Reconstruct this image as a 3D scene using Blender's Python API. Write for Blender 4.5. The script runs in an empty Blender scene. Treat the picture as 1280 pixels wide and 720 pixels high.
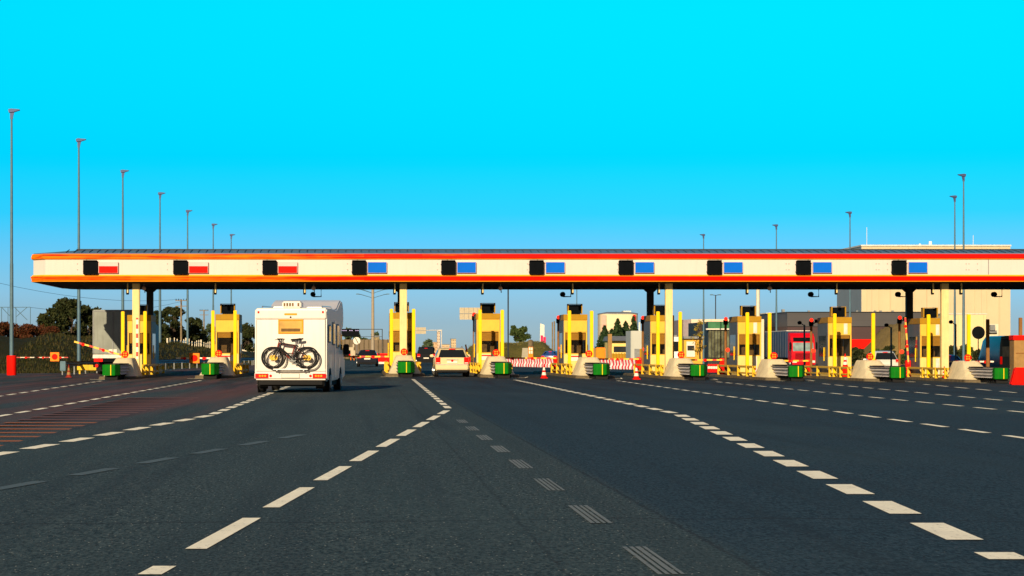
import bpy, bmesh, math, random
from mathutils import Vector, Matrix
random.seed(7)
R = math.radians
S = bpy.context.scene
COL = S.collection
F, VX, VY, H = 3000.0, 455.0, 440.0, 1.24       # focal length in photo pixels, vanishing point, eye height

def g(x):                                        # the plaza is crowned: highest at x = 2
    if x > 2: return -0.0105 * min(x - 2, 43)
    return -0.0095 * min(2 - x, 30)
def WX(px, Y): return (px - VX) * Y / F
def WZ(py, Y): return H - (py - VY) * Y / F
def G(px, py):                                   # pixel -> point of the ground
    Y = 100.0
    for _ in range(30):
        Y = (H - g(WX(px, Y))) * F / (py - VY)
    return WX(px, Y), Y

# ------------------------------------------------------------------ materials
def new_mat(name):
    m = bpy.data.materials.new(name); m.use_nodes = True
    nt = m.node_tree; nt.nodes.clear()
    out = nt.nodes.new('ShaderNodeOutputMaterial'); b = nt.nodes.new('ShaderNodeBsdfPrincipled')
    nt.links.new(b.outputs[0], out.inputs[0])
    return m, nt, b, out
def coord(nt, scale=(1, 1, 1), space='Object', rot=(0, 0, 0)):
    t = nt.nodes.new('ShaderNodeTexCoord'); mp = nt.nodes.new('ShaderNodeMapping')
    mp.inputs['Scale'].default_value = scale; mp.inputs['Rotation'].default_value = rot
    nt.links.new(t.outputs[space], mp.inputs['Vector'])
    return mp.outputs[0]
def noise(nt, vec, scale, detail=4, rough=.55):
    n = nt.nodes.new('ShaderNodeTexNoise'); n.inputs['Scale'].default_value = scale
    n.inputs['Detail'].default_value = detail; n.inputs['Roughness'].default_value = rough
    nt.links.new(vec, n.inputs['Vector']); return n.outputs[0]
def ramp(nt, fac, stops):
    r = nt.nodes.new('ShaderNodeValToRGB'); e = r.color_ramp.elements
    while len(e) < len(stops): e.new(.5)
    for k, (p, c) in enumerate(stops):
        e[k].position = p; e[k].color = (c[0], c[1], c[2], 1) if hasattr(c, '__len__') else (c, c, c, 1)
    nt.links.new(fac, r.inputs[0]); return r.outputs[0]
def mix(nt, fac, a, b, mode='MIX'):
    m = nt.nodes.new('ShaderNodeMix'); m.data_type = 'RGBA'; m.blend_type = mode; m.clamp_factor = True
    for sock, v in ((m.inputs[0], fac), (m.inputs[6], a), (m.inputs[7], b)):
        if hasattr(v, 'is_linked'): nt.links.new(v, sock)
        elif hasattr(v, '__len__'): sock.default_value = (v[0], v[1], v[2], 1)
        else: sock.default_value = v
    return m.outputs[2]
def mth(nt, op, a, b=None):
    m = nt.nodes.new('ShaderNodeMath'); m.operation = op
    for k, v in enumerate((a, b)):
        if v is None: continue
        if hasattr(v, 'is_linked'): nt.links.new(v, m.inputs[k])
        else: m.inputs[k].default_value = v
    return m.outputs[0]
def sepxyz(nt, vec):
    s = nt.nodes.new('ShaderNodeSeparateXYZ'); nt.links.new(vec, s.inputs[0]); return s.outputs
def bump(nt, b, h, strength=.3, dist=.02):
    n = nt.nodes.new('ShaderNodeBump'); n.inputs['Strength'].default_value = strength; n.inputs['Distance'].default_value = dist
    nt.links.new(h, n.inputs['Height']); nt.links.new(n.outputs[0], b.inputs['Normal'])
def wear(nt, base, var, scale, dirt):
    v = coord(nt)
    n = noise(nt, v, scale)
    c = mix(nt, ramp(nt, n, [(.3, 0), (.7, 1)]), tuple(x * (1 - var) for x in base), tuple(min(1, x * (1 + var)) for x in base))
    if dirt:
        v2 = coord(nt, (3, 3, .25)); n2 = noise(nt, v2, 3.0, 6, .65)
        c = mix(nt, mth(nt, 'MULTIPLY', ramp(nt, n2, [(.5, 0), (.75, 1)]), dirt), c, (.09, .07, .05))
    return c, n
def mat(name, rgb, rough=.55, metal=0., var=.1, scale=3., dirt=0., spec=.14, coat=0.):
    m, nt, b, out = new_mat(name)
    c, n = wear(nt, rgb, var, scale, dirt)
    nt.links.new(c, b.inputs['Base Color'])
    b.inputs['Roughness'].default_value = rough; b.inputs['Metallic'].default_value = metal
    b.inputs['Specular IOR Level'].default_value = spec; b.inputs['Coat Weight'].default_value = coat; b.inputs['Coat Roughness'].default_value = .25
    nt.links.new(mth(nt, 'ADD', mth(nt, 'MULTIPLY', n, .16), rough - .08), b.inputs['Roughness'])
    return m
def stripe(name, ca, cb, dirn, period, duty=.5, off=0., rough=.5, third=None, dirt=.25):
    """Painted bands along the object-space direction dirn."""
    m, nt, b, out = new_mat(name)
    s = sepxyz(nt, coord(nt))
    t = mth(nt, 'ADD', mth(nt, 'ADD', mth(nt, 'MULTIPLY', s[0], dirn[0]), mth(nt, 'MULTIPLY', s[1], dirn[1])),
            mth(nt, 'ADD', mth(nt, 'MULTIPLY', s[2], dirn[2]), off + 100 * period))
    f = mth(nt, 'LESS_THAN', mth(nt, 'MODULO', t, period), period * duty)
    c = mix(nt, f, ca, cb)
    n = noise(nt, coord(nt, (2, 2, 1)), 4., 5)
    c = mix(nt, mth(nt, 'MULTIPLY', ramp(nt, n, [(.45, 0), (.8, 1)]), dirt), c, (.08, .06, .05))
    nt.links.new(c, b.inputs['Base Color']); b.inputs['Roughness'].default_value = rough
    return m
def glass(name, tint=(.02, .025, .03), see=0.0, rough=.05):
    m, nt, b, out = new_mat(name)
    b.inputs['Base Color'].default_value = (*tint, 1); b.inputs['Roughness'].default_value = rough
    b.inputs['Specular IOR Level'].default_value = .35
    if see:
        t = nt.nodes.new('ShaderNodeBsdfTransparent'); t.inputs[0].default_value = (.95, .95, .92, 1)
        mx = nt.nodes.new('ShaderNodeMixShader'); mx.inputs[0].default_value = see
        nt.links.new(b.outputs[0], mx.inputs[1]); nt.links.new(t.outputs[0], mx.inputs[2]); nt.links.new(mx.outputs[0], out.inputs[0])
    return m
def lamp_mat(name, rgb, e):
    m, nt, b, out = new_mat(name)
    b.inputs['Base Color'].default_value = (*rgb, 1); b.inputs['Emission Color'].default_value = (*rgb, 1)
    b.inputs['Emission Strength'].default_value = e; b.inputs['Roughness'].default_value = .35; b.inputs['Specular IOR Level'].default_value = .1
    return m

M = {}
M['cream'] = mat('cream panel', (.60, .525, .50), .5, var=.03, scale=.4, dirt=.07)
M['col'] = mat('column paint', (.70, .55, .26), .55, var=.06, dirt=.22)
M['coldark'] = mat('dark steel and shaded columns', (.03, .034, .04), .6, var=.15)  # dark steel, also used to paint the shade of the rear columns
M['roof'] = mat('roof sheet', (.085, .17, .27), .5, .1, var=.15, scale=1.2)
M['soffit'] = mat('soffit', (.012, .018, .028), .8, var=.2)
M['black'] = mat('black housing', (.005, .006, .008), .8, var=.2, spec=.03)
M['screen'] = mat('dark display', (.003, .004, .006), .75, var=.2, spec=.03)
M['blue'] = mat('blue sign face', (.002, .115, .62), .6, var=.05, spec=.04)
M['redp'] = mat('red paint', (.72, .008, .004), .6, var=.12, dirt=.12, spec=.04)
M['pinkw'] = mat('faded pink white face', (.66, .46, .44), .5, var=.05)
M['yellow'] = mat('yellow post paint', (.84, .53, .003), .55, var=.06, dirt=.10)
M['yelrail'] = mat('yellow rail paint', (.70, .42, .02), .5, var=.18, dirt=.45)
M['ochre'] = mat('ochre band', (.36, .19, .005), .55, var=.08, dirt=.2)
M['boothlow'] = mat('booth pale lower wall', (.70, .52, .17), .5, var=.05, dirt=.2)
M['booth'] = mat('booth cream yellow', (.72, .42, .055), .5, var=.05, dirt=.12)
M['boothside'] = mat('booth grey side', (.11, .11, .125), .5, .1, var=.15)
M['amber'] = mat('brown blind', (.42, .20, .02), .7, var=.15)
M['inner'] = mat('booth interior', (.14, .08, .03), .8, var=.3, scale=5)
M['greenp'] = mat('green plastic', (.002, .135, .006), .6, var=.15, dirt=.2, spec=.05)
M['galv'] = mat('galvanised steel', (.60, .56, .52), .6, .2, var=.18, dirt=.35)
M['galvd'] = mat('dull galvanised steel', (.20, .21, .22), .6, .3, var=.2, dirt=.3)
M['rubber'] = mat('black rubber', (.012, .012, .013), .8, var=.2)
M['conc'] = mat('painted concrete', (.74, .63, .40), .85, var=.12, scale=2., dirt=.4)
M['kerb'] = mat('dirty kerb', (.13, .10, .06), .9, var=.35, scale=2.5, dirt=.5)
M['yelbase'] = mat('worn yellow paint', (.66, .45, .06), .8, var=.3, scale=3, dirt=.5)
M['orange'] = mat('orange plastic', (.90, .22, .01), .5, var=.1)
M['white'] = mat('white gloss', (.80, .80, .78), .3, var=.03, coat=.3)
M['rvwhite'] = mat('motorhome shell', (.66, .615, .58), .4, var=.03, scale=1.2, coat=.3, dirt=.10)
M['alu'] = mat('aluminium', (.55, .55, .55), .35, .8, var=.1)
M['brown'] = mat('brown post', (.22, .10, .03), .6, var=.2, dirt=.3)
M['brownk'] = mat('brown kiosk', (.30, .17, .06), .6, var=.15, dirt=.25)
M['lamp'] = mat('lamp pole', (.085, .15, .20), .5, .2, var=.12, dirt=.2)
M['lamphead'] = mat('lamp head', (.05, .07, .16), .4, .2, var=.1)
M['wood'] = mat('weathered wood pole', (.20, .15, .09), .85, var=.25)
M['glass'] = glass('dark glass')
M['carglass'] = glass('car glass', (.010, .012, .014))
M['pane'] = glass('booth pane', (.03, .03, .03), .90)
M['tail'] = lamp_mat('tail lamp', (.70, .003, .001), .5)
M['amberl'] = mat('amber lens', (.85, .30, .02), .2, var=.02)
M['redlamp'] = lamp_mat('red signal lamp', (1, .03, .01), 1.2)
M['plate'] = mat('plate', (.68, .64, .56), .4, var=.02)
M['chrome'] = mat('wheel alloy', (.45, .45, .46), .3, .8, var=.1)
M['signback'] = mat('sign back', (.42, .36, .26), .6, .2, var=.12, dirt=.2)
M['tyre'] = mat('tyre', (.015, .015, .016), .85, var=.2)
M['archs'] = mat('wheel well', (.008, .008, .008), .9)

# ------------------------------------------------------------------ mesh building
class MB:
    def __init__(s): s.v, s.f, s.m = [], [], []
    def add(s, vs, fs, mi=0):
        o = len(s.v); s.v += [tuple(p) for p in vs]
        for f in fs: s.f.append(tuple(i + o for i in f)); s.m.append(mi)
        return s
    def box(s, x0, x1, y0, y1, z0, z1, mi=0):
        return s.add([(x0, y0, z0), (x1, y0, z0), (x1, y1, z0), (x0, y1, z0), (x0, y0, z1), (x1, y0, z1), (x1, y1, z1), (x0, y1, z1)],
                     [(0, 3, 2, 1), (4, 5, 6, 7), (0, 1, 5, 4), (1, 2, 6, 5), (2, 3, 7, 6), (3, 0, 4, 7)], mi)
    def prism(s, poly, axis, a, b, mi=0):
        n = len(poly)
        def p(u, w, t): return (t, u, w) if axis == 'x' else ((u, t, w) if axis == 'y' else (u, w, t))
        vs = [p(u, w, a) for u, w in poly] + [p(u, w, b) for u, w in poly]
        return s.add(vs, [tuple(range(n)), tuple(range(2 * n - 1, n - 1, -1))] + [(i, i + n, (i + 1) % n + n, (i + 1) % n) for i in range(n)], mi)
    def tube(s, pts, r, n=8, mi=0, r2=None):
        pts = [Vector(p) for p in pts]; k = len(pts); rings = []
        for i, p in enumerate(pts):
            d = (pts[min(i + 1, k - 1)] - pts[max(i - 1, 0)]).normalized()
            a = d.cross(Vector((0, 0, 1)) if abs(d.z) < .9 else Vector((1, 0, 0))).normalized(); b = d.cross(a)
            rr = r if r2 is None else r + (r2 - r) * i / (k - 1)
            rings.append([p + (a * math.cos(t) + b * math.sin(t)) * rr for t in [2 * math.pi * j / n for j in range(n)]])
        vs = [q for ring in rings for q in ring]; fs = []
        for i in range(k - 1):
            for j in range(n): fs.append((i * n + j, i * n + (j + 1) % n, (i + 1) * n + (j + 1) % n, (i + 1) * n + j))
        fs += [tuple(range(n - 1, -1, -1)), tuple((k - 1) * n + j for j in range(n))]
        return s.add(vs, fs, mi)
    def lathe(s, prof, c, axis='z', n=20, mi=0):
        vs = []
        for r, h in prof:
            for j in range(n):
                t = 2 * math.pi * j / n; u, w = r * math.cos(t), r * math.sin(t)
                p = {'z': (u, w, h), 'x': (h, u, w), 'y': (w, h, u)}[axis]
                vs.append((c[0] + p[0], c[1] + p[1], c[2] + p[2]))
        fs = []
        for i in range(len(prof) - 1):
            for j in range(n): fs.append((i * n + j, i * n + (j + 1) % n, (i + 1) * n + (j + 1) % n, (i + 1) * n + j))
        fs += [tuple(range(n - 1, -1, -1)), tuple((len(prof) - 1) * n + j for j in range(n))]
        return s.add(vs, fs, mi)
    def loft(s, rings, mi=0, caps=True):
        n = len(rings[0]); vs = [p for r in rings for p in r]; fs = []
        for i in range(len(rings) - 1):
            for j in range(n): fs.append((i * n + j, i * n + (j + 1) % n, (i + 1) * n + (j + 1) % n, (i + 1) * n + j))
        if caps: fs += [tuple(range(n - 1, -1, -1)), tuple((len(rings) - 1) * n + j for j in range(n))]
        return s.add(vs, fs, mi)
    def torus(s, c, Rr, r, axis='y', n=28, k=8, mi=0):
        vs, fs = [], []
        for i in range(n):
            t = 2 * math.pi * i / n
            for j in range(k):
                q = 2 * math.pi * j / k; rad = Rr + r * math.cos(q); h = r * math.sin(q)
                u, w = rad * math.cos(t), rad * math.sin(t)
                p = {'z': (u, w, h), 'x': (h, u, w), 'y': (u, h, w)}[axis]
                vs.append((c[0] + p[0], c[1] + p[1], c[2] + p[2]))
        for i in range(n):
            for j in range(k): fs.append((i * k + j, ((i + 1) % n) * k + j, ((i + 1) % n) * k + (j + 1) % k, i * k + (j + 1) % k))
        return s.add(vs, fs, mi)
    def quad(s, a, b, c, d, mi=0): return s.add([a, b, c, d], [(0, 1, 2, 3)], mi)
    def build(s, name, mats, parent=None, loc=(0, 0, 0), bevel=0., smooth=False, recalc=True):
        me = bpy.data.meshes.new(name); me.from_pydata(s.v, [], s.f)
        mats = mats if isinstance(mats, (list, tuple)) else [mats]
        for m in mats: me.materials.append(M[m] if isinstance(m, str) else m)
        me.polygons.foreach_set('material_index', s.m)
        if recalc or bevel:
            bm = bmesh.new(); bm.from_mesh(me)
            if recalc: bmesh.ops.recalc_face_normals(bm, faces=bm.faces)
            if bevel:
                es = [e for e in bm.edges if len(e.link_faces) == 2 and e.calc_face_angle(0) > .5]
                bmesh.ops.bevel(bm, geom=es, offset=bevel, segments=2, affect='EDGES', clamp_overlap=True)
            bm.to_mesh(me); bm.free()
        if smooth:
            me.polygons.foreach_set('use_smooth', [True] * len(me.polygons)); me.set_sharp_from_angle(angle=R(38))
        o = bpy.data.objects.new(name, me); COL.objects.link(o); o.location = loc
        if parent: o.parent = parent
        return o

def tag(o, label, cat, group=None):
    o['label'] = label; o['category'] = cat
    if group: o['group'] = group
    return o
def thing(name, label, cat, loc=(0, 0, 0), rz=0, group=None):
    o = bpy.data.objects.new(name, None); COL.objects.link(o); o.location = loc; o.rotation_euler = (0, 0, rz)
    o.empty_display_size = .3
    return tag(o, label, cat, group)
def kids(o): return [c for c in COL.objects if c.parent == o]
def dup(o, loc=None, rz=None, label=None, parent=None):
    c = o.copy(); COL.objects.link(c)
    if parent is not None: c.parent = parent
    if loc is not None: c.location = loc
    if rz is not None: c.rotation_euler = (0, 0, rz)
    if label: c['label'] = label
    for ch in kids(o): dup(ch, parent=c)
    return c
def struct(o, kind='structure'): o['kind'] = kind; return o

# ------------------------------------------------------------------ world, sun, camera
SUN_EL, SUN_AZ = 20.0, 16.0                     # low sun behind the camera, a little to its left
w = bpy.data.worlds.new('World'); S.world = w; w.use_nodes = True
nt = w.node_tree; nt.nodes.clear()
wo = nt.nodes.new('ShaderNodeOutputWorld'); bg = nt.nodes.new('ShaderNodeBackground')
sky = nt.nodes.new('ShaderNodeTexSky'); sky.sky_type = 'NISHITA'; sky.sun_disc = False
sky.sun_elevation = R(SUN_EL); sky.sun_rotation = R(180 + SUN_AZ)
sky.air_density = 1.0; sky.dust_density = 0.6; sky.ozone_density = 2.0
tc = nt.nodes.new('ShaderNodeTexCoord')
zz = sepxyz(nt, tc.outputs['Generated'])[2]
el = mth(nt, 'MULTIPLY', mth(nt, 'ARCSINE', zz), 180 / math.pi / 60.0)   # elevation / 60 degrees
SKY_TINT = [(e / 60, c) for e, c in ((0, (.36, .53, .86)), (.32, (.36, .53, .86)), (.76, (.296, .484, .86)), (1.375, (.25, .505, .96)), (2.58, (.11, .492, .97)), (3.24, (.030, .518, .95)),
            (4.57, (0, .578, .90)), (8.3, (0, .81, .90)), (14, (.05, .56, .76)), (26, (.20, .38, .56)), (60, (.20, .30, .44)))]
tint = ramp(nt, el, SKY_TINT)
sunside = ramp(nt, mth(nt, 'MULTIPLY', sepxyz(nt, tc.outputs['Generated'])[1], -1), [(.35, 0), (.75, 1)])   # warmer sky on the sun's side
tint = mix(nt, sunside, tint, (.34, .27, .20))
skyc = mix(nt, 1.0, sky.outputs[0], tint, 'MULTIPLY')
nt.links.new(skyc, bg.inputs[0]); bg.inputs[1].default_value = .118
nt.links.new(bg.outputs[0], wo.inputs[0])

sl = bpy.data.lights.new('sun', 'SUN'); sl.energy = 5.0; sl.angle = R(.5); sl.color = (1, .80, .52)
so = bpy.data.objects.new('sun', sl); COL.objects.link(so)
d = Vector((math.sin(R(SUN_AZ)) * math.cos(R(SUN_EL)), math.cos(R(SUN_AZ)) * math.cos(R(SUN_EL)), -math.sin(R(SUN_EL))))
so.rotation_euler = d.to_track_quat('-Z', 'Y').to_euler(); so.location = (-30, -60, 60)

cd = bpy.data.cameras.new('camera'); co = bpy.data.objects.new('camera', cd); COL.objects.link(co)
co.location = (0, 0, H); co.rotation_euler = (R(90), 0, 0)
cd.sensor_width = 36; cd.lens = F / 1280 * 36; cd.shift_x = (640 - VX) / 1280; cd.shift_y = (VY - 360) / 1280
cd.clip_start = .5; cd.clip_end = 8000
S.camera = co
S.view_settings.view_transform = 'Standard'; S.view_settings.look = 'None'
S.view_settings.exposure = 0.45; S.view_settings.gamma = 1
S.cycles.use_denoising = True
S.cycles.max_bounces = 6; S.cycles.transparent_max_bounces = 8

# ------------------------------------------------------------------ ground
def grass_mat(name, a, b, dry, sc=.25):
    m, nt, bs, out = new_mat(name)
    v = coord(nt)
    n1 = noise(nt, v, sc, 6, .6); n2 = noise(nt, v, sc * 14, 5, .7)
    c = mix(nt, ramp(nt, n1, [(.35, 0), (.65, 1)]), a, b)
    c = mix(nt, ramp(nt, n2, [(.45, 0), (.72, .8)]), c, dry)
    nt.links.new(c, bs.inputs['Base Color']); bs.inputs['Roughness'].default_value = .95; bs.inputs['Specular IOR Level'].default_value = .1
    bump(nt, bs, n2, .9, .15)
    return m
M['grass'] = grass_mat('verge grass', (.030, .048, .012), (.055, .070, .016), (.10, .075, .025))
M['grassshade'] = grass_mat('shaded embankment grass', (.010, .014, .003), (.022, .025, .005), (.045, .030, .008))  # darker grass colour that holds the shadow on the embankment
M['field'] = grass_mat('far field', (.04, .06, .02), (.07, .085, .025), (.12, .09, .04), .05)

struct(MB().quad((-6000, -200, -.75), (6000, -200, -.75), (6000, 7000, -.75), (-6000, 7000, -.75)).build('ground', 'field'))

def asphalt():
    m, nt, b, out = new_mat('asphalt')
    v = coord(nt); s = sepxyz(nt, v)
    fine = noise(nt, coord(nt, (1, .30, 1)), 36., 3, .8); mid = noise(nt, v, 9., 4, .6); big = noise(nt, coord(nt, (1, .12, 1)), .55, 4, .55)
    base = mix(nt, ramp(nt, fine, [(.38, 0), (.66, 1)]), (.005, .011, .014), (.078, .106, .109))
    base = mix(nt, ramp(nt, big, [(.35, 0), (.7, .55)]), base, (.024, .040, .045))
    spk = nt.nodes.new('ShaderNodeTexVoronoi'); spk.inputs['Scale'].default_value = 27.; nt.links.new(coord(nt, (1, .4, 1)), spk.inputs['Vector'])
    chips = ramp(nt, spk.outputs['Distance'], [(.10, 1), (.20, 0)])
    pick = ramp(nt, noise(nt, v, 21., 1), [(.52, 0), (.6, 1)])
    base = mix(nt, mth(nt, 'MULTIPLY', mth(nt, 'MULTIPLY', chips, pick), .9), base, (.42, .43, .38))
    # newer, darker carriageway beyond the long joint at x = 2.2
    jx = mth(nt, 'ADD', s[0], mth(nt, 'MULTIPLY', mid, .12))
    far = mth(nt, 'MULTIPLY', ramp(nt, mth(nt, 'MULTIPLY', mth(nt, 'SUBTRACT', jx, 2.24), 1.6), [(0, 0), (.30, 1)]), .72)
    base = mix(nt, far, base, mix(nt, ramp(nt, fine, [(.38, 0), (.7, 1)]), (.001, .008, .017), (.030, .058, .088)))
    joint = mth(nt, 'LESS_THAN', mth(nt, 'ABSOLUTE', mth(nt, 'SUBTRACT', jx, 2.31)), .018)
    base = mix(nt, mth(nt, 'MULTIPLY', joint, .6), base, (.012, .012, .014))
    # reddish worn anti-skid coating in the lanes by the verge
    red = noise(nt, coord(nt, (1, .035, 1)), .62, 4, .6)
    rm = mth(nt, 'MULTIPLY', ramp(nt, red, [(.40, 0), (.58, 1)]), ramp(nt, mth(nt, 'MULTIPLY', mth(nt, 'SUBTRACT', -3.0, s[0]), .6), [(0, 0), (.6, 1)]))
    rm = mth(nt, 'MULTIPLY', rm, ramp(nt, mth(nt, 'MULTIPLY', s[1], .01), [(.36, 0), (.56, 1)]))
    base = mix(nt, mth(nt, 'MULTIPLY', rm, .75), base, (.120, .045, .038))
    # tyre-darkened wheel tracks
    tr = noise(nt, coord(nt, (1, .02, 1)), 1.7, 2)
    base = mix(nt, mth(nt, 'MULTIPLY', ramp(nt, tr, [(.5, 0), (.7, 1)]), .45), base, (.014, .020, .026))
    near = ramp(nt, mth(nt, 'MULTIPLY', s[1], .01), [(.62, 0), (1.12, 1)])
    oil = noise(nt, coord(nt, (1, .06, 1)), 1.1, 5, .65)
    base = mix(nt, mth(nt, 'MULTIPLY', mth(nt, 'MULTIPLY', ramp(nt, oil, [(.45, 0), (.62, 1)]), near), .7), base, (.010, .012, .015))
    wob = noise(nt, v, .35, 3)
    for off_, per, wd_ in ((0., 23., .05), (7.3, 61., .09)):
        q = mth(nt, 'ABSOLUTE', mth(nt, 'SUBTRACT', mth(nt, 'MODULO', mth(nt, 'ADD', mth(nt, 'ADD', s[1], mth(nt, 'MULTIPLY', wob, 1.2)), 200 + off_), per), per / 2))
        base = mix(nt, mth(nt, 'MULTIPLY', mth(nt, 'LESS_THAN', q, wd_), .55), base, (.012, .014, .017))
    q = mth(nt, 'ABSOLUTE', mth(nt, 'SUBTRACT', mth(nt, 'MODULO', mth(nt, 'ADD', mth(nt, 'ADD', s[0], mth(nt, 'MULTIPLY', mid, .12)), 101.7), 7.1), 3.5))
    base = mix(nt, mth(nt, 'MULTIPLY', mth(nt, 'LESS_THAN', q, .014), .5), base, (.012, .014, .016))
    pt_ = noise(nt, coord(nt, (1, .35, 1)), .22, 3)
    base = mix(nt, mth(nt, 'MULTIPLY', ramp(nt, pt_, [(.5, 0), (.75, 1)]), .3), base, (.052, .080, .084))
    nt.links.new(base, b.inputs['Base Color'])
    b.inputs['Roughness'].default_value = .92; b.inputs['Specular IOR Level'].default_value = .12
    bump(nt, b, fine, .55, .012)
    return m
M['asphalt'] = asphalt()
def sheet(name, polys_y, mt, lift=0.):
    """A sheet that follows the crown: rows of (Y, x_left, x_right)."""
    mb = MB(); rows = []
    for Y, xa, xb in polys_y:
        xs = [xa] + [k for k in (-28, -15, -5, 2, 12, 25, 45) if xa < k < xb] + [xb]
        rows.append([(x, Y, g(x) + lift) for x in xs])
    for r0, r1 in zip(rows, rows[1:]):
        n = min(len(r0), len(r1))
        if len(r0) == len(r1):
            mb.add(r0 + r1, [(i, i + 1, len(r0) + i + 1, len(r0) + i) for i in range(len(r0) - 1)])
        else:
            mb.add(r0 + r1, [tuple(range(len(r0))) + tuple(len(r0) + i for i in range(len(r1) - 1, -1, -1))])
    return mb.build(name, mt)
struct(sheet('road', [(-40, -70, 90), (20, -70, 90), (60, -70, 90), (120, -70, 90), (168, -70, 90)], 'asphalt'))
r2 = struct(sheet('road', [(168, -19.2, 90), (250, -19.0, 90), (372, -18.8, 90)], 'asphalt'))
struct(sheet('road', [(372, 0.4, 14), (600, 3, 17), (1000, 14, 30)], 'asphalt'))
# verge beyond the plaza
struct(sheet('verge', [(373, -60, 0.2), (600, -60, 2.6), (1000, -40, 13)], 'grass', -.03))
struct(sheet('verge', [(373, 14.2, 300), (600, 17.4, 300), (1200, 40, 300)], 'grass', -.03))

def sstep(t): t = max(0, min(1, t)); return t * t * (3 - 2 * t)
def edge_x(y): return -19.1 + .085 * max(0, min(85, y - 160)) - max(0, y - 300) * .012
def emb_h(x, y):
    top = 2.55 - 1.1 * sstep((y - 190) / 110) - .6 * sstep((y - 320) / 300)
    dx = (edge_x(y) - x) / 7.0; dy = (y - 167) / 26.0
    return g(x) - .05 + (top - g(x)) * sstep(min(dx, dy)) + .16 * math.sin(x * 1.3 + y * .21) * sstep(min(dx, dy) * 1.5)
mb = MB(); xs = [-18.9 - .9 * i for i in range(16)] + [-36 - 8 * i for i in range(9)]; ys = [166 + 4 * i for i in range(36)] + [315 + 25 * i for i in range(20)]
vs = [(x + 19.1 + edge_x(y), y, emb_h(x + 19.1 + edge_x(y), y)) for y in ys for x in xs]
n = len(xs)
mb.add(vs, [(j * n + i, j * n + i + 1, (j + 1) * n + i + 1, (j + 1) * n + i) for j in range(len(ys) - 1) for i in range(n - 1)])
struct(mb.build('grass_embankment', 'grassshade', smooth=True))
def hill(name, x0, x1, y0, y1, top, mt, sx=6., sy=10., seed=1):
    mb = MB(); nx, ny = 40, 14; vs = []
    for j in range(ny + 1):
        for i in range(nx + 1):
            x = x0 + (x1 - x0) * i / nx; y = y0 + (y1 - y0) * j / ny
            e = sstep((x - x0) / sx) * sstep((x1 - x) / sx) * sstep((y - y0) / sy) * sstep((y1 - y) / sy)
            vs.append((x, y, g(x) - .06 + (top - g(x)) * e * (1 + .07 * math.sin(x * .9 + seed) + .05 * math.sin(x * 2.3 + y))))
    mb.add(vs, [(j * (nx + 1) + i, j * (nx + 1) + i + 1, (j + 1) * (nx + 1) + i + 1, (j + 1) * (nx + 1) + i) for j in range(ny) for i in range(nx)])
    return struct(mb.build(name, mt, smooth=True))
M['bank'] = grass_mat('dry bank', (.070, .080, .016), (.11, .105, .024), (.22, .13, .05), .3)
M['mound'] = grass_mat('earth mound', (.20, .14, .05), (.26, .18, .07), (.12, .09, .03), .3)
hill('grass_bank', 15, 34, 380, 440, 2.75, 'bank', 5, 14)
hill('earth_mound', 67.9, 79.0, 318, 345, 4.9, 'mound', 5.2, 9, 3)

# ------------------------------------------------------------------ road markings
def paint(name, rgb, worn=.35):
    m, nt, b, out = new_mat(name)
    v = coord(nt); n1 = noise(nt, coord(nt, (1, .35, 1)), 22., 5, .75); n2 = noise(nt, coord(nt, (1.6, .5, 1)), 2.6, 5, .65)
    c = mix(nt, ramp(nt, n2, [(.35, 0), (.7, .5)]), rgb, tuple(x * .70 for x in rgb))
    c = mix(nt, mth(nt, 'MULTIPLY', ramp(nt, n1, [(.56, 0), (.66, 1)]), worn), c, (.05, .055, .06))
    nt.links.new(c, b.inputs['Base Color']); b.inputs['Roughness'].default_value = .75; b.inputs['Specular IOR Level'].default_value = .2
    bump(nt, b, n1, .3, .006)
    return m
M['paint'] = paint('white road paint', (.95, .88, .68), .4)
M['ghost'] = paint('ground-off paint', (.165, .18, .175), .95)
M['orangepaint'] = paint('worn orange paint', (.34, .10, .012), 1.)
ghost2 = MB(); marks = MB(); ghost = MB(); orange = MB(); orange2 = MB()
def strip(mb, p, q, wd, lift=.006):
    (x0, y0), (x1, y1) = p, q                      # ends cut square to the plaza, as painted
    h = wd / 2
    mb.quad((x0 - h, y0, g(x0) + lift), (x0 + h, y0, g(x0) + lift), (x1 + h, y1, g(x1) + lift), (x1 - h, y1, g(x1) + lift))
def dashes(mb, a, b, dash, period, wd, off=0., lanes=1, fat=None):
    A = Vector(G(*a)); B = Vector(G(*b)); L = (B - A).length; u = (B - A) / L; t = off
    while t < L:
        p, q = A + u * max(0, t), A + u * min(L, t + dash)
        if q != p:
            if lanes == 1: strip(mb, p, q, wd if fat is None else wd + (fat - wd) * min(1, p.y / 110))
            else:
                for k in range(lanes):
                    o = (k - (lanes - 1) / 2) * wd * 1.2
                    strip(mb, (p.x + o, p.y), (q.x + o, q.y), wd * random.uniform(.6, 1.1))
        t += period
# dividing line that forks at the head-on island
dashes(marks, (187, 719), (560, 512.5), 2.85, 4.08, .135, off=-2.32, fat=.16)
dashes(marks, (561, 511), (516, 474), 2.2, 3.3, .15, off=.3)
# broad broken line towards the estate car's island
dashes(marks, (1262, 700), (848, 518), 1.6, 2.62, .25, off=-1.09)
dashes(marks, (842, 516.5), (644, 475), 1.75, 2.7, .22)
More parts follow.
